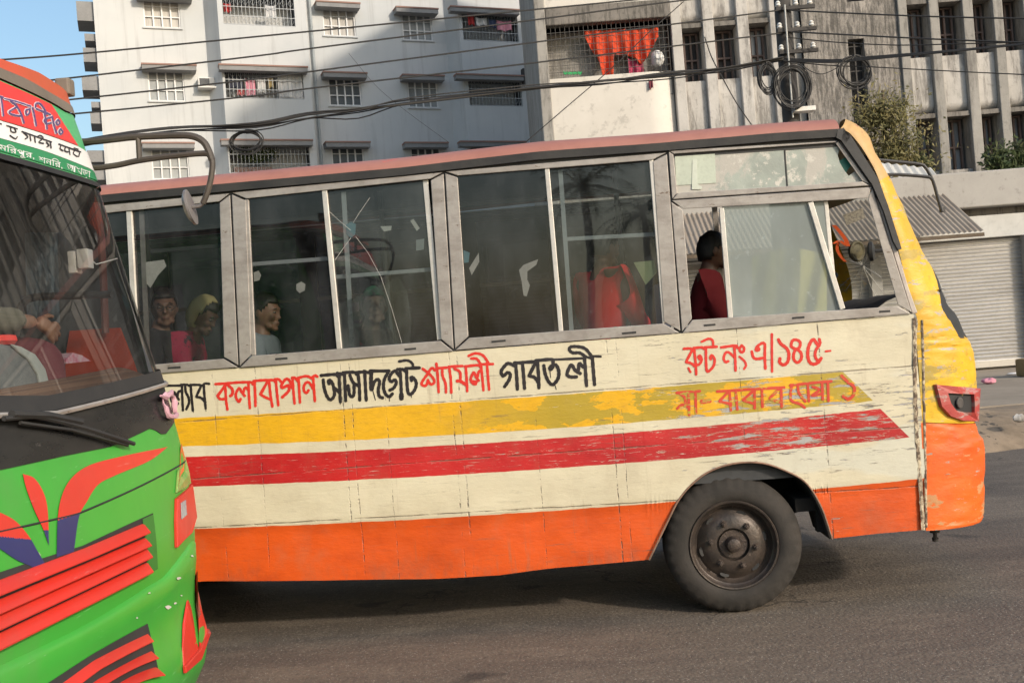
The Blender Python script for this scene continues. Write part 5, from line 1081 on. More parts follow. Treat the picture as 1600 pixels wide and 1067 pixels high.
sp = [GL(GYp(x, y, .9)) for x, y in sil]; _pz = np.polyfit([s[2] for s in sp], [s[0] for s in sp], 6)
_zlo, _zhi = min(s[2] for s in sp), max(s[2] for s in sp)
def PZ(z): return float(np.polyval(_pz, min(max(z, _zlo), _zhi)))
def GS(y, z, off=0): return GT(PZ(z)-cyy(y)+off, y, z)
gmap = surfmap(lambda y, z: GS(y, z), -1.0, .91, .1, sp[0][2], 40)
def edge(L):
    pts = [gmap(*p) for p in L]; return interp([(ab_(y), z) for y, z in pts])
def edgefit(L, deg=2, mp=None):
    pts = [(mp or gmap)(*p) for p in L]; c = np.polyfit([ab_(y) for y, z in pts], [z for y, z in pts], deg); return lambda y: float(np.polyval(c, y))
def ys_for(y0, y1, n=46):
    Y = [lerp(y0, y1, i/n) for i in range(n+1)]
    for k in range(1, 12):
        for s in (-1, 1):
            q = YC+s*(.92+.25*math.sin(k/11*math.pi/2))
            if y0 < q < y1: Y.append(q)
    return sorted(Y)
def gpatch(name, lo, hi, y0, y1, off, mat, nz=8, parent=None, fn=None, **k):
    Y = ys_for(y0, y1); mb = MB(); n = nz+1; fn = fn or GS
    mb.add([fn(y, lerp(lo(ab_(y)), hi(ab_(y)), j/nz), off) for y in Y for j in range(n)], [(i*n+j, (i+1)*n+j, (i+1)*n+j+1, i*n+j+1) for i in range(len(Y)-1) for j in range(nz)])
    return mb.build(name, mat, parent or GB, root=GB, smooth=True, recalc=False, **k)
E_top = edge([(0, 92), (41, 106), (62, 114), (97, 137), (108, 146)]); E_vis = edge([(0, 107), (41, 124), (82, 148), (112, 168)]); E_sgt = edge([(0, 123), (41, 141), (80, 160), (103, 174), (118, 180)])
E_red = edge([(0, 189), (60, 207), (120, 228), (138, 240)]); E_wht = edge([(0, 216), (70, 236), (142, 264), (148, 270)]); E_sgb = edge([(0, 241), (75, 262), (153, 287)])
E_glb = edgefit([(60, 625), (101, 617), (150, 608), (202, 596), (228, 589), (250, 582)]); E_blk = edge([(0, 734), (100, 712), (190, 690), (236, 668), (256, 681), (277, 654)]); E_bmp = edge([(0, 1024), (160, 948), (256, 890), (300, 830)])
def m_coach(name, c, c2, dust):
    t = NT(name); n1 = t.noise(1.3, 4, .6); n2 = t.noise(3, 6, .7, sc3=(1, 1, .5)); n3 = t.noise(3.5, 8, .75, sc3=(1, 1, 9)); n4 = t.noise(11, 6, .75)
    k = t.mix(t.step(n1, .35, .68), c, c2); k = t.mix(t.M('MULTIPLY', t.step(n2, .45, .75), .35), k, dust); k = t.mix(t.M('MULTIPLY', t.step(n3, .62, .65), .55), k, tuple(min(.6, x+.14) for x in c)); k = t.mix(t.M('MULTIPLY', t.step(n4, .70, .72), .7), k, (.42, .44, .38))
    return t.pbr(k, t.M('MULTIPLY_ADD', n2, .4, .16), 0, t.bump(t.M('ADD', n1, t.M('MULTIPLY', n4, .08)), .12, .02))
M_GRN = m_coach('green_coach_paint', (.045, .34, .040), (.036, .28, .032), (.12, .24, .08))
M_GRED = m_coach('red_coach_paint', (.60, .035, .022), (.48, .028, .02), (.34, .07, .05))
M_GBLU = paint('navy_paint', (.022, .03, .13), (.018, .024, .10), .35, 2, .5, .03, fine=False)
M_GBLK = paint('dusty_black_panel', (.012, .0125, .0135), (.028, .027, .027), .28, 2.2, .9, .05, sc3=(1, 1, 3), spots=(.06, .056, .053), spot_th=.68, spec=.25)
M_VIS = paint('grey_brown_visor', (.20, .165, .13), (.14, .115, .09), .6, 2, .8, .06)
M_GROOF = paint('orange_red_roof', (.60, .085, .04), (.46, .10, .035), .45, 1.4, .8, .04, fine=False)
M_SIGNR = paint('sign_red', (.70, .045, .04), (.64, .04, .035), .4, 1, .4, .02, fine=False); M_SIGNW = paint('sign_white', (.78, .77, .75), (.7, .69, .67), .4, 1, .4, .02, fine=False); M_SIGNG = paint('sign_green', (.03, .25, .10), (.025, .21, .085), .4, 1, .4, .02, fine=False); M_SIGNL = paint('sign_light_green', (.09, .42, .17), (.07, .36, .14), .4, 1, .4, .02, fine=False)
gpatch('roof_cap', E_vis, E_top, -1.29, 1.05, 0, M_GROOF); gpatch('visor_band', E_sgt, E_vis, -1.29, 1.05, .004, M_VIS)
c_ = lambda e, d: (lambda y: e(y)+d)
# destination sign
yr0 = gmap(80, 161)[0]; yr1 = gmap(124, 232)[0]
SG = gpatch('sign_board', c_(E_sgb, .002), c_(E_sgt, -.004), -1.225, .985, -.004, M_SIGNL)
gpatch('sign_band', E_wht, E_red, -1.17, .93, .000, M_SIGNW, parent=SG); gpatch('sign_band', c_(E_sgb, .012), c_(E_wht, -.002), -1.2, .96, .0002, M_SIGNG, parent=SG)
mb = MB(); Y = [lerp(-.95, 1, i/40) for i in range(41)]; n = 7; vs = []
for i in range(41):
    for j in range(n):
        t = j/(n-1); ye = lerp(yr1, yr0, t); y = lerp(2*YC-ye, ye, i/40); vs.append(GS(y, lerp(E_red(ab_(y))+.003, E_sgt(ab_(y))-.010, t), .0004))
mb.add(vs, [(i*n+j, (i+1)*n+j, (i+1)*n+j+1, i*n+j+1) for i in range(40) for j in range(n-1)]); mb.build('sign_band', M_SIGNR, SG, root=GB, recalc=False, smooth=True)
gw = lambda off: (lambda x, y, o: GS(*gmap(x, y), off+o))
M_PURP = paint('purple_letter', (.10, .07, .20), (.08, .05, .16), .4, 3); M_PALEL = paint('pale_letter', (.72, .62, .66), (.66, .5, .55), .4, 3)
RS_ = [[(28, 362), (120, 385), (225, 420)], [(72, 378), (118, 420), (62, 462), (100, 485), (150, 492)], [(112, 405), (150, 470), (175, 545)], [(218, 440), (190, 450), (195, 485), (215, 470), (218, 440)], [(240, 430), (252, 480), (268, 565)], [(262, 425), (268, 398), (300, 402), (335, 452), (342, 480)], [(268, 437), (375, 482)], [(330, 472), (340, 520), (350, 590)], [(385, 500), (330, 520), (345, 550), (380, 545)], [(388, 495), (402, 560), (420, 622)], [(432, 520), (418, 540), (432, 560), (446, 540), (432, 520)], [(452, 590), (440, 610), (454, 630), (468, 612), (452, 590)], [(-20, 340), (15, 352)], [(0, 350), (10, 420), (18, 490)]]
write(RS_, (0, 80), 4.85, 20, M_PALEL, 'sign_lettering', gw(.0012), SG, GB); write(RS_, (0, 80), 4.85, 11, M_PURP, 'sign_lettering', gw(.0032), SG, GB)
write([[(45, 565), (125, 590)], [(75, 575), (80, 610), (115, 615), (105, 590)], [(70, 640), (110, 665), (125, 650)], [(160, 610), (385, 690)], [(175, 620), (205, 650), (185, 665)], [(220, 632), (228, 680)], [(255, 645), (262, 692)], [(275, 650), (300, 640), (320, 660), (290, 690), (325, 700)], [(345, 690), (365, 715), (350, 725)], [(375, 690), (382, 735)], [(440, 705), (605, 765)], [(455, 715), (450, 740), (470, 755)], [(490, 725), (485, 755), (510, 765)], [(520, 740), (528, 785)], [(560, 755), (555, 780), (590, 800), (600, 775)], [(560, 735), (590, 745)], [(-15, 545), (8, 555)]], (0, 80), 4.85, 9, M_LBLK, 'sign_lettering', gw(.0015), SG, GB)
def fonttext(body, p0, p1, hpx, mat, parent, off):
    cu = bpy.data.curves.new('sign_lettering', 'FONT'); cu.body = body; cu.resolution_u = 2; o = bpy.data.objects.new('sign_lettering', cu); col.objects.link(o); bpy.context.view_layer.update()
    me = o.to_mesh(); V = [v.co.copy() for v in me.vertices]; Fs = [tuple(p.vertices) for p in me.polygons]; o.to_mesh_clear(); bpy.data.objects.remove(o); bpy.data.curves.remove(cu)
    if not V: return
    x0, x1 = min(v.x for v in V), max(v.x for v in V); y0, y1 = min(v.y for v in V), max(v.y for v in V); mb = MB(); p0, p1 = np.array(p0, float), np.array(p1, float)
    out = []
    for v in V:
        q = lerp(p0, p1, (v.x-x0)/(x1-x0)); out.append(GS(*gmap(q[0], q[1]-hpx*(v.y-y0)/(y1-y0)), off))
    mb.add(out, Fs); return mb.build('sign_lettering', mat, parent, root=GB, recalc=False)
fonttext('মিরপুর,', (-2, 237), (53, 252), 15, M_SIGNW, SG, .0015); fonttext('শনির,', (60, 255), (97, 265), 14, M_SIGNW, SG, .0015); fonttext('আখড়া', (104, 268), (141, 281), 13, M_SIGNW, SG, .0015)
# windscreen, pillars, black panel, green face
gpatch('windscreen', E_glb, E_sgb, -1.24, 1.0, -.006, glass('coach_windscreen', (.93, .94, .94), .05, (.42, .42, .42), .72, 2.2, wav=.012), nz=14)
for s in (-1, 1):
    Y0, Y1 = (.955, 1.05) if s > 0 else (-1.29, -1.195)
    pl = gpatch('windscreen_pillar', E_glb, E_sgt, Y0, Y1, .003, M_VIS if False else paint('pillar_paint', (.10, .085, .075), (.05, .045, .042), .5, 3, .8, .1), nz=14)
gpatch('windscreen_seal', c_(E_sgb, -.018), c_(E_sgb, .003), -1.24, 1.0, .004, M_BLACKR); gpatch('windscreen_seal', c_(E_glb, -.035), c_(E_glb, .012), -1.28, 1.04, .008, M_BLACKR)
gpatch('cowl_panel', E_blk, c_(E_glb, -.03), -1.29, 1.05, .002, M_GBLK)
b = MB(); b.tube([GS(y, E_glb(ab_(y))-.045, .014) for y in ys_for(-1.26, 1.02)], .009, 6); b.build('cowl_trim', M_ALU, GB, smooth=True)
FP = gpatch('front_panel', c_(E_bmp, -.08), c_(E_blk, -.002), -1.29, 1.05, 0, M_GRN, nz=14); gpatch('front_panel', c_(E_blk, -.06), c_(E_blk, .001), -1.29, 1.05, -.002, M_GRN, nz=2)
seam = edgefit([(90, 812), (124, 800), (160, 785), (200, 768), (235, 751), (268, 734)]); b = MB(); b.tube([GS(y, seam(ab_(y)), .001) for y in ys_for(-1.2, .98)], .0035, 5); b.build('panel_seam', M_BLACKR, GB)
def resamp(L, n):
    P = catmull(L, 8); d = [0]
    for i in range(1, len(P)): d.append(d[-1]+float(np.linalg.norm(P[i]-P[i-1])))
    return [np.array([np.interp(i/n*d[-1], d, [p[k] for p in P]) for k in (0, 1)]) for i in range(n+1)]
def decal(name, L, Rr, off, mat_fn, n=120, m=24, parent=None):
    A_, B_ = resamp(L, n), resamp(Rr, n); groups = {}
    px = [[lerp(A_[i], B_[i], j/m) for j in range(m+1)] for i in range(n+1)]; P3 = [[GS(*gmap(*p), off) for p in r] for r in px]
    for i in range(n):
        for j in range(m):
            ids = ((i, j), (i+1, j), (i+1, j+1), (i, j+1)); mt = mat_fn(sum(px[a][b][1] for a, b in ids)/4, sum(px[a][b][0] for a, b in ids)/4)
            groups.setdefault(mt.name, (mt, MB()))[1].quad(*[P3[a][b] for a, b in ids])
    tot = MB(); mats = []
    for k, (mt, mb) in groups.items():
        tot.add(mb.v, mb.f, len(mats)); mats.append(mt)
    return tot.build(name, mats, parent or FP, root=GB, smooth=True)
sl_ = lambda y, x: M_GBLU if y > 812+(90-x)*.33 else M_GRED
decal('flower_motif', [(261, 698), (192, 712), (140, 726), (112, 745), (96, 772), (89, 808), (87, 870)], [(261, 698), (232, 720), (180, 742), (152, 757), (134, 784), (122, 808), (114, 862)], .003, sl_)
decal('flower_motif', [(34, 740), (40, 764), (52, 796), (65, 824), (75, 852)], [(34, 740), (52, 747), (66, 768), (73, 796), (75, 852)], .003, lambda y, x: M_GBLU if y > 828 else M_GRED)
decal('flower_motif', [(-40, 785), (0, 801), (24, 815), (44, 838), (58, 862), (69, 880)], [(-40, 830), (0, 858), (24, 874), (42, 882), (52, 886), (69, 880)], .003, lambda y, x: M_GBLU if y > 838+x*.1 else M_GRED)
# grille
E_g1t = edgefit([(100, 863), (120, 854), (160, 836), (205, 816), (248, 797)]); E_g1b = edgefit([(100, 963), (140, 942), (180, 921), (226, 897)])
ygr = gmap(240, 812)[0]; ygb = gmap(229, 890)[0]
gpatch('grille_opening', c_(E_g1b, -.005), E_g1t, 2*YC-ygr-.3, ygr, .002, M_BLACKR, nz=4)
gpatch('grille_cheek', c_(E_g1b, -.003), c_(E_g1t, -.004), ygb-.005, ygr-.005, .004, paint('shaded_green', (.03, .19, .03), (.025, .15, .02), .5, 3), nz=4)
def gslat(t, b_, yr, parent=None, fn=None, mp=None):
    ln = lambda L: [(lerp(112, L[-1][0], i/8), lerp(L[0][1], L[-1][1], (lerp(112, L[-1][0], i/8)-L[0][0])/(L[-1][0]-L[0][0]))) for i in range(9)]
    lo, hi = edgefit(ln(b_), 2, mp), edgefit(ln(t), 2, mp); Y = ys_for(2*YC-yr-.3, yr); mb = MB(); n = 5; vs = []; fn = fn or GS
    for y in Y:
        zl, zh = lo(ab_(y)), hi(ab_(y)); vs += [fn(y, zh, .003), fn(y, zh-.003, .011), fn(y, lerp(zl, zh, .18), .030), fn(y, zl+.003, .029), fn(y, zl+.002, .004)]
    mb.add(vs, [(i*n+j, (i+1)*n+j, (i+1)*n+j+1, i*n+j+1) for i in range(len(Y)-1) for j in range(n-1)])
    e = len(Y)-1; mb.add([vs[j] for j in range(n)], [tuple(range(n))]); mb.add([vs[e*n+j] for j in range(n)], [tuple(range(n))])
    return mb.build('grille_slat', M_GRED, GB, root=GB, smooth=True)
for t, b_ in (([(0, 910), (236, 812)], [(0, 930), (236, 829)]), ([(0, 936), (233, 836)], [(0, 955), (232, 852)]), ([(0, 960), (230, 854)], [(0, 981), (229, 872)]), ([(0, 988), (228, 878)], [(0, 1012), (226, 897)])): gslat(t, b_, ygb-.01)
# bumper: its own profile standing proud of the face
silb = [(306, 806), (314, 815), (319, 828), (321, 868), (318, 905), (320, 930), (328, 955), (336, 975), (338, 1000), (334, 1022), (322, 1050), (305, 1080), (296, 1120), (280, 1170)]
sb = [GL(GYp(x, y, .9)) for x, y in silb]; PB = interp([(s[2], s[0]) for s in sb])
def GSB(y, z, off=0): return GT(PB(z)-cyy(y, .30)-.017+off, y*1.0, z)
bmap = surfmap(lambda y, z: GSB(y, z), -1.0, .91, sb[-1][2], sb[0][2]+.0, 40)
zbt = sb[0][2]; zbb = sb[-1][2]
_e = edge
def edgeb(L): return interp([(ab_(y), z) for y, z in (bmap(*p) for p in L)])
E_bt2 = lambda y: E_bmp(y)
Y = ys_for(-1.29, 1.05); mb = MB(); nz = 26; n = nz+1; vs = []
def brow(y, t):     # t 0 top .. 1 bottom ; the top lip turns back into the face
    zt_ = E_bmp(ab_(y)); z = lerp(zt_, zbb, t)
    lip = -.05*max(0, 1-t/.06)**1.5
    zz = lerp(zbt-.01, zbb, t); return GSB(y, lerp(zz, z, .0)+0, lip) if False else GT(PB(min(zbt-.03, z))-cyy(y, .30)-.017+lip, y, z)
mb.add([brow(y, j/nz if j > 6 else (j/6)*.12 if j < 4 else lerp(.08, 7/nz, (j-3)/4)) for y in Y for j in range(n)], [(i*n+j, (i+1)*n+j, (i+1)*n+j+1, i*n+j+1) for i in range(len(Y)-1) for j in range(nz)])
BM = mb.build('bumper', M_GRN, GB, smooth=True, recalc=False)
E_b1t = edgefit([(112, 1039), (150, 1018), (190, 996), (232, 972)], 2, bmap); yb1 = bmap(230, 985)[0]
gpatch('bumper_opening', lambda y: zbb+.08, E_b1t, 2*YC-yb1-.3, yb1, .004, M_BLACKR, nz=4, parent=BM, fn=GSB)
_edge_save = edge; edge = edgeb
for t, b_ in (([(84, 1062), (232, 986)], [(100, 1072), (231, 1002)]), ([(140, 1062), (228, 1016)], [(150, 1074), (226, 1033)]), ([(170, 1076), (222, 1046)], [(180, 1086), (220, 1062)])): gslat(t, b_, yb1-.02, fn=GSB, mp=bmap)
edge = _edge_save
def gpoly(name, poly, off0, off1, mat, mp, fn, parent, bev=.004):
    P = [fn(*mp(*p), off0) for p in poly]; Q = [fn(*mp(*p), off1) for p in poly]; n = len(P); b = MB()
    b.add(P+Q, [tuple(range(n, 2*n))]+[(i, (i+1) % n, n+(i+1) % n, n+i) for i in range(n)]); return b.build(name, mat, parent, root=GB, bevel=bev)
HLg = gpoly('headlight', [(272, 779), (283, 770), (297, 757), (303, 808), (296, 832), (284, 843), (272, 856), (271, 815)], .002, .016, M_GRED, gmap, GS, GB)
gpoly('lamp', [(276, 786), (283, 781), (285, 804), (277, 811)], .016, .019, paint('lamp_glass', (.30, .34, .36), (.2, .23, .25), .15, 6), gmap, GS, HLg, 0)
gpoly('turn_lamp', [(276, 735), (286, 712), (296, 738), (299, 755), (284, 765), (273, 770)], .002, .010, paint('amber_green_lens', (.30, .34, .10), (.10, .30, .06), .2, 14, 1, .05, fine=False), gmap, GS, GB)
gpoly('side_stripe', [(281, 700), (288, 690), (292, 712), (286, 735), (279, 745)], .003, .005, paint('orange_flash', (.60, .13, .03), None, .4, 3), gmap, GS, GB, 0)
FG = gpoly('fog_lamp_recess', [(313, 893), (319, 920), (322, 950), (333, 972), (334, 985), (309, 1022), (285, 1045), (283, 1010), (284, 975), (290, 940), (300, 912)], .003, .008, M_GRED, bmap, GSB, BM)
gpoly('lamp', [(308, 925), (314, 922), (317, 952), (306, 966), (303, 945)], .009, .012, paint('fog_glass', (.33, .10, .08), (.25, .16, .15), .2, 9), bmap, GSB, FG, 0)
gpoly('fog_lamp_lip', [(334, 975), (336, 988), (310, 1030), (285, 1052), (284, 1040), (308, 1014)], .004, .016, M_GRED, bmap, GSB, FG)
# chips of missing paint on the bumper
b = MB(); rnd = random.Random(9)
for x, y, s in ((300, 868, 3.2), (278, 903, 4), (262, 948, 6), (272, 942, 3), (232, 926, 2.5), (317, 1012, 4), (282, 930, 2), (213, 965, 2)):
    pts = [(x+math.cos(k/7*6.28)*s*rnd.uniform(.5, 1.2), y+math.sin(k/7*6.28)*s*.6*rnd.uniform(.5, 1.2)) for k in range(7)]; b.add([GSB(*bmap(*p), .0035) for p in pts], [tuple(range(7))])
b.build('paint_chip', M_PAPER_DAYLIGHT, BM, root=GB)
# wiper and tied rag
b = MB(); L = [(-10, 655), (40, 652), (90, 662), (140, 676), (196, 694)]; b.tube([GS(*gmap(*p), .03) for p in catmull(L, 4)], .008, 6); b.tube([GS(*gmap(x, y), .035) for x, y in ((0, 648), (60, 650), (110, 660))], .012, 6); b.tube([GS(*gmap(x, y), .022) for x, y in ((20, 661), (100, 672), (190, 696))], .006, 5); b.build('wiper', M_BLACKR, GB, smooth=True)
b = MB(); ring = [(247, 622), (252, 616), (261, 620), (268, 634), (270, 646), (264, 652), (256, 648), (250, 636), (247, 622)]; b.tube([GS(*gmap(*p), .02) for p in catmull(ring, 4)], .0095, 7)
b.tube([GS(*gmap(*p), .025) for p in ((240, 620), (250, 622), (258, 614), (262, 620))], [.004, .011, .010, .004], 7)
for v in b.v: v += Vector((1, 1, 1))*.008*mnoise.noise(v*40)
tag(b.build('rag', paint('pink_rag', (.60, .36, .42), (.48, .26, .32), .9, 12, .8, .2), smooth=True), 'pink rag tied at the corner of the black panel of the green bus', 'rag')
# body behind the face
ztop = E_top(1.12); zroof = E_top(0)+.06; XR = -6.6
for s in (-1, 1):
    y = YC+HWG*s; mb = MB()
    W_ = lambda a, z, off=0, y=y, s=s: GT(a, y-s*off, z)
    hol = [(-6.2, -5.2, 1.45, 2.45), (-5.05, -4.0, 1.45, 2.45), (-3.85, -2.8, 1.45, 2.45), (-2.65, -1.6, 1.45, 2.45)]
    holewall(mb, XR, -1.0, .35, ztop-.05, hol, W_, 0, .05)
    zs = [lerp(.35, ztop-.02, i/40) for i in range(41)]
    mb.add([p for z in zs for p in (GT(-1.0, y, z), GT(min(-.2, PZ(z))-cyy(y), y, z))], [(2*i, 2*i+1, 2*i+3, 2*i+2) for i in range(40)])
    mb.build('side_panel', M_GRN, GB, recalc=False)
    b = MB()
    for h in hol: b.quad(W_(h[0], h[2], .03), W_(h[1], h[2], .03), W_(h[1], h[3], .03), W_(h[0], h[3], .03))
    b.build('side_glass', glass('coach_side_glass', (.34, .37, .40) if s > 0 else (.55, .57, .58), .12, (.35, .38, .42), 1.0), GB, recalc=False)
    b = MB()
    for h in hol: fbox(b, W_, (h[0]+h[1])/2-.02, (h[0]+h[1])/2+.02, h[2], h[3], .01, .05)
    b.build('window_bar', M_ALU, GB)
def groof(a, t):
    th = (t-.5)*2; y = YC+HWG*math.sin(th*math.pi/2); e = E_top(ab_(y)); front = PZ(e)-cyy(y)
    x = lerp(front, XR, a**1.5); return GT(x, y, e+.06*math.sin(min(1, a*1.6)*math.pi/2)*(1-ab_(y)/HWG)-.002)
MB().grid(groof, 40, 50).build('roof', M_GROOF, GB, smooth=True, recalc=False)
b = MB(); b.quad(GT(XR, -1.29, .35), GT(XR, 1.05, .35), GT(XR, 1.05, ztop), GT(XR, -1.29, ztop)); b.build('rear_panel', M_GRN, GB, recalc=False, solid=.02)
b = MB(); b.quad(GT(XR, -1.28, .85), GT(-.2, -1.28, .85), GT(-.2, 1.04, .85), GT(XR, 1.04, .85)); b.quad(GT(XR, -1.24, .5), GT(-.25, -1.24, .5), GT(-.25, 1.0, .5), GT(XR, 1.0, .5)); b.build('floor_pan', M_UNDER, GB, recalc=False)
b = MB(); b.grid(lambda a, t: GT(lerp(-.85, XR, a), lerp(-1.24, 1.0, t), ztop-.10+.06*math.sin(t*math.pi)), 4, 10); b.build('ceiling_lining', M_DARKIN, GB, recalc=False)
for y in (-1.17, .93):
    for x in (-1.5, -5.0):
        c = GT(x, y, .44); s = 1 if y > 0 else -1; mb = MB(); mb.lathe([(-.20, .30), (-.19, .41), (-.16, .44), (-.03, .44), (0, .41), (.012, .33), (.0, .27), (-.05, .25), (-.06, .1), (-.02, .09), (-.02, 0)], c, GY*s, 48); mb.build('wheel', M_TYRE, GB, smooth=True)
b = MB(); b.grid(lambda a, t: (lambda z: GT(lerp(-1.55, PZ(z)-cyy(.985)-.04, a), .985, z))(lerp(.9, 2.7, t)), 6, 24); b.build('inner_lining', paint('grey_cab_lining', (.10, .11, .12), (.06, .065, .07), .7, 3, .7), GB, recalc=False)
# cab interior seen through the windscreen
zd = lambda px, py, x: GL(GP(px, py, x))
M_DASHB = (lambda t: t.pbr(t.mix(t.step(t.noise(1, 2, .5, sc3=(40, .3, 1)), .45, .55), (.23, .135, .085), (.15, .085, .055)), .6))(NT('ribbed_brown_dash'))
zdash = E_glb(.5)-.0
b = MB(); b.grid(lambda a, t: (lambda y: GT(lerp(PZ(E_glb(ab_(y)))-cyy(y)-.03, -.40, a), y, E_glb(ab_(y))-.02+.05*math.sin(a*2.2)+.0))(lerp(-1.2, .98, t)), 12, 40); b.build('dashboard', M_DASHB, GB, smooth=True, recalc=False)
b = MB(); b.prism([GYp(x, y, .965) for x, y in ((100, 600), (104, 545), (109, 517), (150, 514), (186, 512), (205, 560), (222, 610))], GY*.015); b.build('inner_wall_panel', paint('red_orange_panel', (.46, .065, .032), (.36, .05, .025), .5, 2, .6, .05), GB)
b = MB(); L = [(22, 560), (25, 520), (30, 486), (40, 470), (60, 464), (110, 462), (175, 460)]; b.tube([GYp(x, y, .72) for x, y in catmull(L, 4)], .015, 8); b.build('partition_rail', M_GUT, GB, smooth=True)
b = MB(); b.tube([GYp(x, y, .93) for x, y in ((150, 318), (158, 370), (162, 445), (165, 520))], .016, 8); b.build('inner_pillar', paint('red_inner_pillar', (.15, .045, .035), None, .6, 4), GB, smooth=True)
b = MB()
def wavy(a, t): P = GYp(lerp(40, 82, t)+a*4, lerp(364, 505, a), .95); return P+GX*.03*math.sin(t*22)
b.grid(wavy, 8, 30); tag(b.build('blue_curtain', cloth('blue_curtain_cloth', (.16, .22, .27)), smooth=True), 'grey blue curtain hanging inside the green bus', 'curtain')
P = GP(123, 409, -.30); b = MB(); b.bbox(P.x-.03, P.x+.0, P.y-.03, P.y+.03, P.z-.045, P.z+.04, .006); b.bbox(P.x+.005, P.x+.05, P.y-.03, P.y+.02, P.z-.03, P.z+.045, .006); b.tube([P+Vector((.03, 0, .02)), GP(150, 413, -.29), GP(183, 404, -.27)], .003, 4); tag(b.build('hanging_charm', M_WHITEP, smooth=True), 'white charm hanging on a string behind the green bus windscreen', 'charm')
b = MB(); P0 = [GP(x, y, -.33) for x, y in ((-60, 530), (0, 535), (28, 540), (50, 552), (66, 575), (76, 612), (70, 640), (-60, 660))]; b.prism(P0, -GX*.10); b.build('instrument_hood', paint('grey_hood', (.15, .165, .165), (.10, .11, .115), .7, 6, .8, .1), GB, bevel=.02)
b = MB(); b.prism([GP(x, y, -.32) for x, y in ((18, 537), (34, 541), (56, 553), (72, 576), (80, 606), (66, 612), (60, 585), (46, 562), (30, 550))], -GX*.012); b.build('hood_trim', paint('pale_trim', (.36, .40, .38), None, .6, 6), GB, bevel=.006)
b = MB(); P0 = GP(0, 530, -.46); b.tube([GP(-60, 540, -.36), GP(-20, 531, -.36), GP(20, 530, -.36)], .018, 6); b.build('red_strap', cloth('red_strap_cloth', (.70, .05, .04)), GB, smooth=True)
b = MB(); P1 = [GP(x, y, -.40) for x, y in ((103, 562), (114, 551), (128, 555), (142, 564), (104, 568))]; b.prism(P1, -GX*.05); tag(b.build('magazine', paint('pink_white_print', (.55, .45, .48), (.50, .12, .20), .6, 30, 1), ), 'pink and white printed packet lying on the brown dash of the green bus', 'packet')
# mirror bracket on the far corner
def MP(x, y): return GYp(x, y, .97)
b = MB()
for L, r in (([(128, 222), (150, 221), (185, 217), (215, 214), (270, 212), (300, 213), (318, 222), (327, 238), (331, 250)], .0145), ([(142, 262), (156, 262), (185, 258), (218, 251), (270, 244), (318, 240), (328, 244), (332, 256), (329, 282), (322, 306), (317, 318)], .0125), ([(216, 214), (217, 232), (218, 250)], .012)): b.tube([MP(*p) for p in catmull(L, 4)], r, 8)
MB_ = b.build('mirror_bracket', paint('dull_bracket_paint', (.075, .062, .05), (.045, .038, .032), .55, 6, .8, .15), GB, smooth=True)
c = MP(298, 324); b = MB(); d = (GX*.95+GY*.16+Vector((0, 0, .2))).normalized(); b.lathe([(-.022, 0), (-.02, .05), (-.005, .074), (.004, .075), (.006, .068), (.004, 0)], c, d, 28); b.tube([c, MP(312, 322), MP(317, 318)], .008, 6); b.build('mirror', paint('mirror_shell', (.20, .19, .19), (.12, .11, .11), .35, 6), MB_, root=GB, smooth=True)
c = GYp(102, 143, .9); b = MB(); b.bbox(-.03, .03, -.03, .03, -.02, .05, .01); b.v = [v+c for v in b.v]; b.build('marker_lamp', M_VIS, GB)
# ================================================================ people
def _eval(me, mods):
    o = bpy.data.objects.new('tmp', me); col.objects.link(o)
    for typ, kw in mods:
        m = o.modifiers.new('m', typ)
        for k, v in kw.items(): setattr(m, k, v)
    bpy.context.view_layer.update(); ev = o.evaluated_get(bpy.context.evaluated_depsgraph_get()); r = ev.to_mesh()
    V = [v.co.copy() for v in r.vertices]; Fc = [tuple(p.vertices) for p in r.polygons]; ev.to_mesh_clear(); bpy.data.objects.remove(o); bpy.data.meshes.remove(me)
    return V, Fc
def skin(V, E_, rad, root=0, sub=2):
    me = bpy.data.meshes.new('t'); me.from_pydata([tuple(v) for v in V], E_, []); o = bpy.data.objects.new('tmp', me); col.objects.link(o)
    m = o.modifiers.new('s', 'SKIN'); m.use_smooth_shade = True
    L = me.skin_vertices[0].data
    for i, r in enumerate(rad): L[i].radius = r if isinstance(r, tuple) else (r, r); L[i].use_root = (i == root)
    s = o.modifiers.new('u', 'SUBSURF'); s.levels = sub
    bpy.context.view_layer.update(); ev = o.evaluated_get(bpy.context.evaluated_depsgraph_get()); r = ev.to_mesh()
    Vo = [v.co.copy() for v in r.vertices]; Fo = [tuple(p.vertices) for p in r.polygons]; ev.to_mesh_clear(); bpy.data.objects.remove(o); bpy.data.meshes.remove(me)
    mb = MB(); mb.add(Vo, Fo); return mb
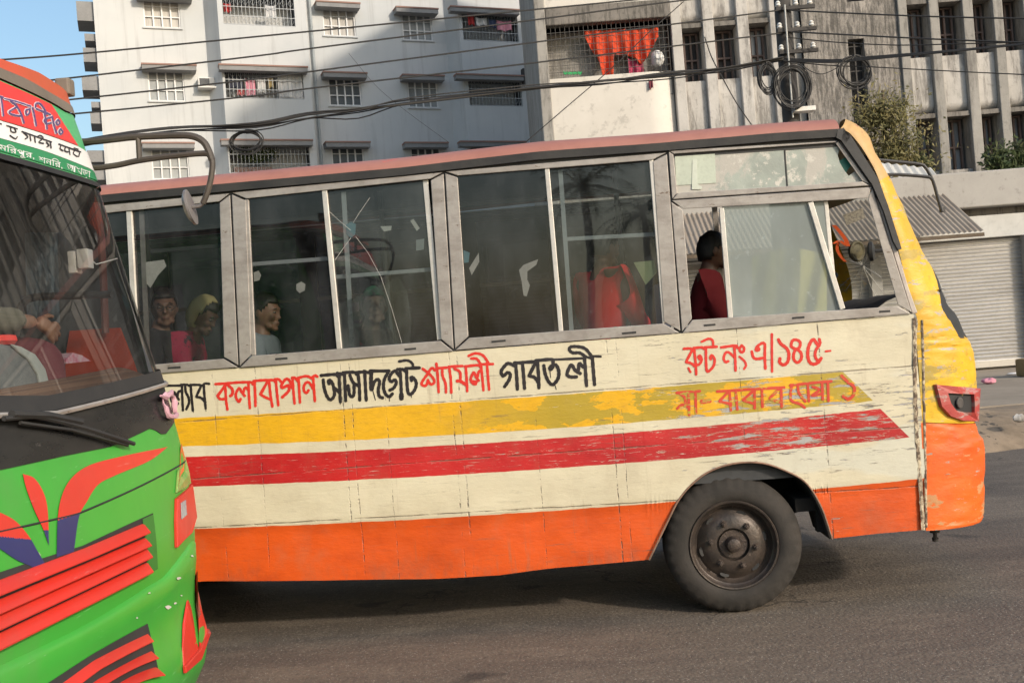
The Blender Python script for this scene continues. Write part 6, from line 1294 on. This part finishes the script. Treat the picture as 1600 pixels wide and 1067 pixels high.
def remesh(mb, vox, smooth=2):
    import bmesh
    me = bpy.data.meshes.new('t'); me.from_pydata([tuple(v) for v in mb.v], [], mb.f)
    bm = bmesh.new(); bm.from_mesh(me); bmesh.ops.remove_doubles(bm, verts=bm.verts, dist=1e-5); bmesh.ops.holes_fill(bm, edges=[e for e in bm.edges if e.is_boundary], sides=0); bmesh.ops.recalc_face_normals(bm, faces=bm.faces)
    bm.to_mesh(me); bm.free()
    V, Fc = _eval(me, [('REMESH', dict(mode='VOXEL', voxel_size=vox)), ('SMOOTH', dict(factor=.5, iterations=smooth))])
    # keep the outer skin only (a voxel mesh can hold closed bubbles inside)
    par = list(range(len(V)))
    def root(i):
        while par[i] != i: par[i] = par[par[i]]; i = par[i]
        return i
    for f in Fc:
        for k in f[1:]: par[root(k)] = root(f[0])
    rt = [root(i) for i in range(len(V))]; cnt = {}
    for r in rt: cnt[r] = cnt.get(r, 0)+1
    big = max(cnt, key=cnt.get)
    keep = [i for i in range(len(V)) if rt[i] == big]; mp = {k: i for i, k in enumerate(keep)}
    o = MB(); o.add([V[i] for i in keep], [[mp[i] for i in f] for f in Fc if rt[f[0]] == big]); return o
def hand(wr, d, nrm, side, curl=.5, s=1.0):
    """wrist point, finger direction, back-of-hand normal; five fingers of different lengths"""
    d = d.normalized(); nrm = (nrm-d*nrm.dot(d)).normalized(); lat = d.cross(nrm)*side
    V = [wr, wr+d*.035*s]; E_ = [(0, 1)]; R = [.026*s, (.030*s, .018*s)]
    for k, (off, L) in enumerate(((.033, .068), (.011, .078), (-.011, .072), (-.031, .056))):
        b = wr+d*(.092-.006*abs(k-1.2))*s+lat*off*s; V.append(b); R.append(.0125*s); i = len(V)-1; E_.append((1, i)); p = b; a = .25+curl*.5*(1+.15*k)
        for q in range(3):
            dd = d*math.cos(a)-nrm*math.sin(a)+lat*off*1.4; p = p+dd.normalized()*L*s*(.45, .32, .23)[q]; V.append(p); R.append((.0092, .0082, .0068)[q]*s); E_.append((i, len(V)-1)); i = len(V)-1; a += curl*.75
    t = wr+d*.03*s+lat*.030*s-nrm*.006*s; V.append(t); R.append(.013*s); i = len(V)-1; E_.append((1, i))
    for q, (a, b) in enumerate(((.035, .030), (.033, .010))): t = t+d*a*s+lat*b*s-nrm*.012*s; V.append(t); R.append((.010, .0078)[q]*s); E_.append((i, len(V)-1)); i = len(V)-1
    return skin(V, E_, R, 1, 2)
def headshape(mb, M, s=1.0):
    h = MB(); h.ball((0, 0, 0), (1, 1, 1), 28)
    for v in h.v:
        d = v.copy(); x, y, z = d.x*.097, d.y*.077, d.z*.122
        if z < 0: q = -z/.122; y *= 1-.24*q*q; x = x*(1-.10*q)+.018*q*q
        if x > 0: x *= .94
        v.x, v.y, v.z = x, y, z
    e = MB()
    e.ball((.084, 0, .030), (.016, .048, .014), 12); e.ball((.096, 0, -.002), (.012, .010, .030), 10); e.ball((.104, 0, -.026), (.015, .016, .011), 10)
    for sy in (-1, 1): e.ball((.070, sy*.036, -.026), (.020, .021, .022), 10); e.ball((-.008, sy*.079, -.006), (.022, .009, .033), 10); e.ball((.055, sy*.035, -.085), (.03, .025, .02), 10)
    e.ball((.079, 0, -.100), (.024, .028, .018), 10); e.ball((.093, 0, -.060), (.013, .026, .009), 10); e.ball((.091, 0, -.072), (.012, .022, .008), 10)
    for q in (h, e): q.v = [M @ (v*s) for v in q.v]; mb.add(q.v, q.f)
M_HAIR = paint('black_hair', (.012, .010, .009), (.028, .022, .018), .5, 30, .8, .3, fine=False); M_EYEW = paint('eye_white', (.26, .235, .21), None, .3, 9, .2, 0, fine=False); M_EYED = paint('eye_dark', (.015, .01, .008), None, .2, 9, .2, 0, fine=False)
def skinmat(n, c): return paint(n, c, tuple(x*.72 for x in c), .5, 7, .7, .04, fine=False)
SK1 = skinmat('brown_skin', (.19, .10, .066)); SK2 = skinmat('tan_skin', (.28, .155, .10)); SK3 = skinmat('fair_skin', (.42, .27, .20))
def person(lab, head, yaw, hyaw, hpit, skinm, shirt, trous, hair='short', vox=.0095, lean=0, J=None, glasses=False, scarf=None, grp=None, hands=True, hd=None, longs=.98):
    """seated figure; head = world position of the head centre, yaw = way the body faces, hyaw/hpit turn the head"""
    hl = Vector((.055+.30*lean, 0, .690-.05*lean)); Rz = Matrix.Rotation(yaw, 4, 'Z'); org = Vector(head)-(Rz @ hl); W = Matrix.Translation(org) @ Rz; Wi = W.inverted()
    j = dict(pel=(0, 0, .06), sp=(.02*lean-.02, 0, .24), ch=(.16*lean, 0, .42), nk=(.02+.25*lean, 0, .565-.02*lean), hb=tuple(hl-Vector((.03, 0, .05))), shL=(.16*lean, .165, .49), shR=(.16*lean, -.165, .49), elL=(.06+.1*lean, .215, .22), elR=(.06+.1*lean, -.215, .22), wrL=(.28, .13, .16), wrR=(.28, -.13, .16), hpL=(.03, .09, .05), hpR=(.03, -.09, .05), knL=(.44, .11, .07), knR=(.44, -.11, .07), anL=(.42, .11, -.34), anR=(.42, -.11, -.34), toL=(.56, .12, -.40), toR=(.56, -.12, -.40))
    j = {k: Vector(v) for k, v in j.items()}
    for k, v in (J or {}).items(): j[k] = Wi @ Vector(v)
    names = list(j); ix = {n: i for i, n in enumerate(names)}
    E0 = [('pel', 'sp'), ('sp', 'ch'), ('ch', 'nk'), ('nk', 'hb'), ('ch', 'shL'), ('ch', 'shR'), ('shL', 'elL'), ('shR', 'elR'), ('elL', 'wrL'), ('elR', 'wrR'), ('pel', 'hpL'), ('pel', 'hpR'), ('hpL', 'knL'), ('hpR', 'knR'), ('knL', 'anL'), ('knR', 'anR'), ('anL', 'toL'), ('anR', 'toR')]
    rad = dict(pel=.115, sp=.105, ch=.118, nk=.055, hb=.052, sh=.060, el=.041, wr=.027, hp=.085, kn=.058, an=.040, to=.032)
    mb = skin([j[n] for n in names], [(ix[a], ix[b]) for a, b in E0], [rad[n.rstrip('LR')] if n not in rad else rad[n] for n in names], 0, 2)
    HM = Matrix.Translation(hl) @ Matrix.Rotation(hyaw, 4, 'Z') @ Matrix.Rotation(hpit, 4, 'Y'); headshape(mb, HM)
    if hands:
        for sd in 'LR':
            d = (j['wr'+sd]-j['el'+sd]); up = Vector((0, 0, 1)); cu = .5
            if hd and sd in hd: d = Wi.to_3x3() @ Vector(hd[sd][0]); up = Wi.to_3x3() @ Vector(hd[sd][1]); cu = hd[sd][2]
            h = hand(j['wr'+sd], d, up, 1 if sd == 'R' else -1, cu, longs); mb.add(h.v, h.f)
    mb = remesh(mb, vox)
    me = bpy.data.meshes.new('person'); me.from_pydata([tuple(v) for v in mb.v], [], mb.f); me.materials.append(skinm); me.polygons.foreach_set('use_smooth', [True]*len(me.polygons))
    o = bpy.data.objects.new('person', me); col.objects.link(o); o.location = org; o.rotation_euler = (0, 0, yaw); ROOTM[o.name] = W; tag(o, lab, 'person', grp)
    def kid(name, mb, mat, **k): return mb.build(name, mat, o, local=True, smooth=True, recalc=False, **k)
    # clothes: the same skeleton a little fuller
    sl = lambda a, b, t: j[a].lerp(j[b], t)
    V = [j['pel']+Vector((0, 0, -.02)), j['sp'], j['ch'], j['nk']+Vector((0, 0, -.045)), j['shL'], j['elL'], sl('elL', 'wrL', .82), j['shR'], j['elR'], sl('elR', 'wrR', .82)]
    c = skin(V, [(0, 1), (1, 2), (2, 3), (2, 4), (4, 5), (5, 6), (2, 7), (7, 8), (8, 9)], [.150, .142, .155, .080, .090, .062, .048, .090, .062, .048], 0, 2)
    for v in c.v: v += Vector((1, 1, 1))*.007*mnoise.noise(v*14)+Vector((1, 0, 0))*.004*mnoise.noise(v*33)
    kid('shirt', c, shirt)
    V = [j['pel'], j['hpL'], j['knL'], sl('knL', 'anL', .93), j['hpR'], j['knR'], sl('knR', 'anR', .93)]
    kid('trousers', skin(V, [(0, 1), (1, 2), (2, 3), (0, 4), (4, 5), (5, 6)], [.135, .108, .082, .066, .108, .082, .066], 0, 2), trous)
    if hair or scarf:
        h = MB(); h.ball((0, 0, 0), (1, 1, 1), 36); keep = []
        def on(d): f = d.x; lim = lerp(-.60, .44, max(0, min(1, (f+.35)/1.0))); return d.z > lim
        fs = [f for f in h.f if all(on(h.v[i]) for i in f)]
        g = MB(); vs = []
        for v in h.v:
            k = 1.09+.06*mnoise.noise(v*4)+.05*mnoise.noise(v*11); vs.append(HM @ Vector((v.x*.097*k-.002, v.y*.077*k, v.z*.122*k+.001)))
        g.add(vs, fs); 
        if hair: kid('hair', g, M_HAIR, solid=.006)
        if scarf:
            g = MB(); vs = []
            for v in h.v:
                k = 1.17+.04*mnoise.noise(v*3); vs.append(HM @ Vector((v.x*.097*k-.008, v.y*.077*k, v.z*.122*k)))
            fs = [f for f in h.f if all((h.v[i].x < .30+.25*max(0, h.v[i].z) if scarf[1] == 'full' else h.v[i].z > .28-.25*h.v[i].x*-1) for i in f)]
            g.add(vs, fs); kid('headscarf', g, scarf[0], solid=.008)
    for sy in (-1, 1):
        e = MB(); e.ball(HM @ Vector((.0775, sy*.031, .006)), (.0115, .0125, .0075), 10); ey = kid('eye', e, M_EYEW)
        e = MB(); e.ball(HM @ Vector((.0860, sy*.031, .006)), .0055, 8); e.build('iris', M_EYED, ey, local=True, smooth=True, root=o)
        e = MB(); e.tube([HM @ Vector(p) for p in ((.090, sy*.014, .028), (.094, sy*.032, .033), (.083, sy*.050, .027))], [.003, .0042, .002], 6); kid('eyebrow', e, M_HAIR)
    e = MB(); e.tube([HM @ Vector(p) for p in ((.094, -.024, -.066), (.104, -.008, -.064), (.104, .008, -.064), (.094, .024, -.066))], [.001, .0026, .0026, .001], 6); kid('mouth', e, skinmat('lip', (.16, .055, .05)))
    if glasses:
        e = MB()
        for sy in (-1, 1): e.tube([HM @ Vector((.108, sy*.033+.024*math.cos(k/16*6.283), .004+.018*math.sin(k/16*6.283))) for k in range(17)], .0022, 5); e.tube([HM @ Vector((.107, sy*.057, .008)), HM @ Vector((.0, sy*.085, .01))], .002, 5)
        e.tube([HM @ Vector((.108, -.009, .008)), HM @ Vector((.108, .009, .008))], .002, 5); kid('spectacles', e, M_BLACKR)
    return o
D = math.degrees
C_BLK = cloth('black_jacket', (.018, .019, .022), (.035, .036, .04)); C_GRY = cloth('grey_blue_shirt', (.26, .31, .34)); C_BRN = cloth('brown_dress', (.11, .065, .045)); C_TRO = cloth('dark_trousers', (.03, .03, .035)); C_CRIM = paint('crimson_print', (.42, .02, .07), (.33, .015, .05), .9, 5, .6, .1, spots=(.04, .02, .03), spot_th=.56)
C_RJ = (lambda t: (lambda P: t.pbr(t.mix(t.step(t.M('ABSOLUTE', t.M('ADD', P[1], .03)), .055, .045), (.80, .025, .035), (.85, .10, .10)), .8))(t.xyz()))(NT('red_jersey'))
YB = -PHI
person('man in spectacles and black jacket staring out of the first bus window', BP(257, 481, .30), YB, R_(-66), R_(6), SK1, C_BLK, C_TRO, glasses=True)
person('passenger in crimson print dress with buff headscarf, leaning forward', BP(318, 492, .52), YB+R_(8), R_(-20), R_(35), SK1, C_CRIM, C_CRIM, scarf=(cloth('buff_scarf', (.50, .44, .22)), 'full'), lean=.5)
person('balding man in grey blue shirt in profile at the second bus window', BP(414, 488, .33), YB, R_(-8), R_(10), SK2, C_GRY, C_TRO)
person('woman with green head covering and brown dress behind cracked window', BP(585, 480, .42), YB+R_(-20), R_(-52), R_(-4), SK3, C_BRN, C_BRN, scarf=(cloth('green_scarf', (.03, .22, .11)), 'cap'))
person('passenger in bright red jersey seated at the third bus window', BP(945, 388, .34), YB+R_(48), R_(-10), R_(12), SK1, C_RJ, C_TRO)
person('dark haired bus driver in dark red top behind the open cab window', BP(1113, 392, .50), YB, R_(15), R_(4), SK1, cloth('dark_red_top', (.22, .015, .018)), C_TRO)
# driver of the green bus: forearm laid over a maroon covered knee
C_OLV = paint('olive_sleeve', (.15, .145, .11), (.09, .088, .065), .9, 3, .9, .2, sc3=(1, 1, 12), fine=False); C_MAR = cloth('maroon_wrap', (.16, .035, .045), (.11, .022, .03))
xg = -.44
JW = dict(elL=GP(-70, 497, xg-.08), wrL=GP(56, 503, xg), shL=GP(-150, 400, xg-.28), knL=GP(74, 548, xg+.01), hpL=GP(-70, 575, xg-.36), anL=GP(70, 690, xg-.03), toL=GP(80, 705, xg+.03))
hc = GP(-190, 330, xg-.34)
person('person in olive sleeve in the green bus cab, hand resting on maroon covered knee', hc, -PSI, 0, 0, SK2, C_OLV, C_MAR, vox=.0055, J=JW, hd={'L': (GP(92, 522, xg+.03)-GP(56, 503, xg), Vector((.55, -.80, .30)), .30)}, longs=1.0)
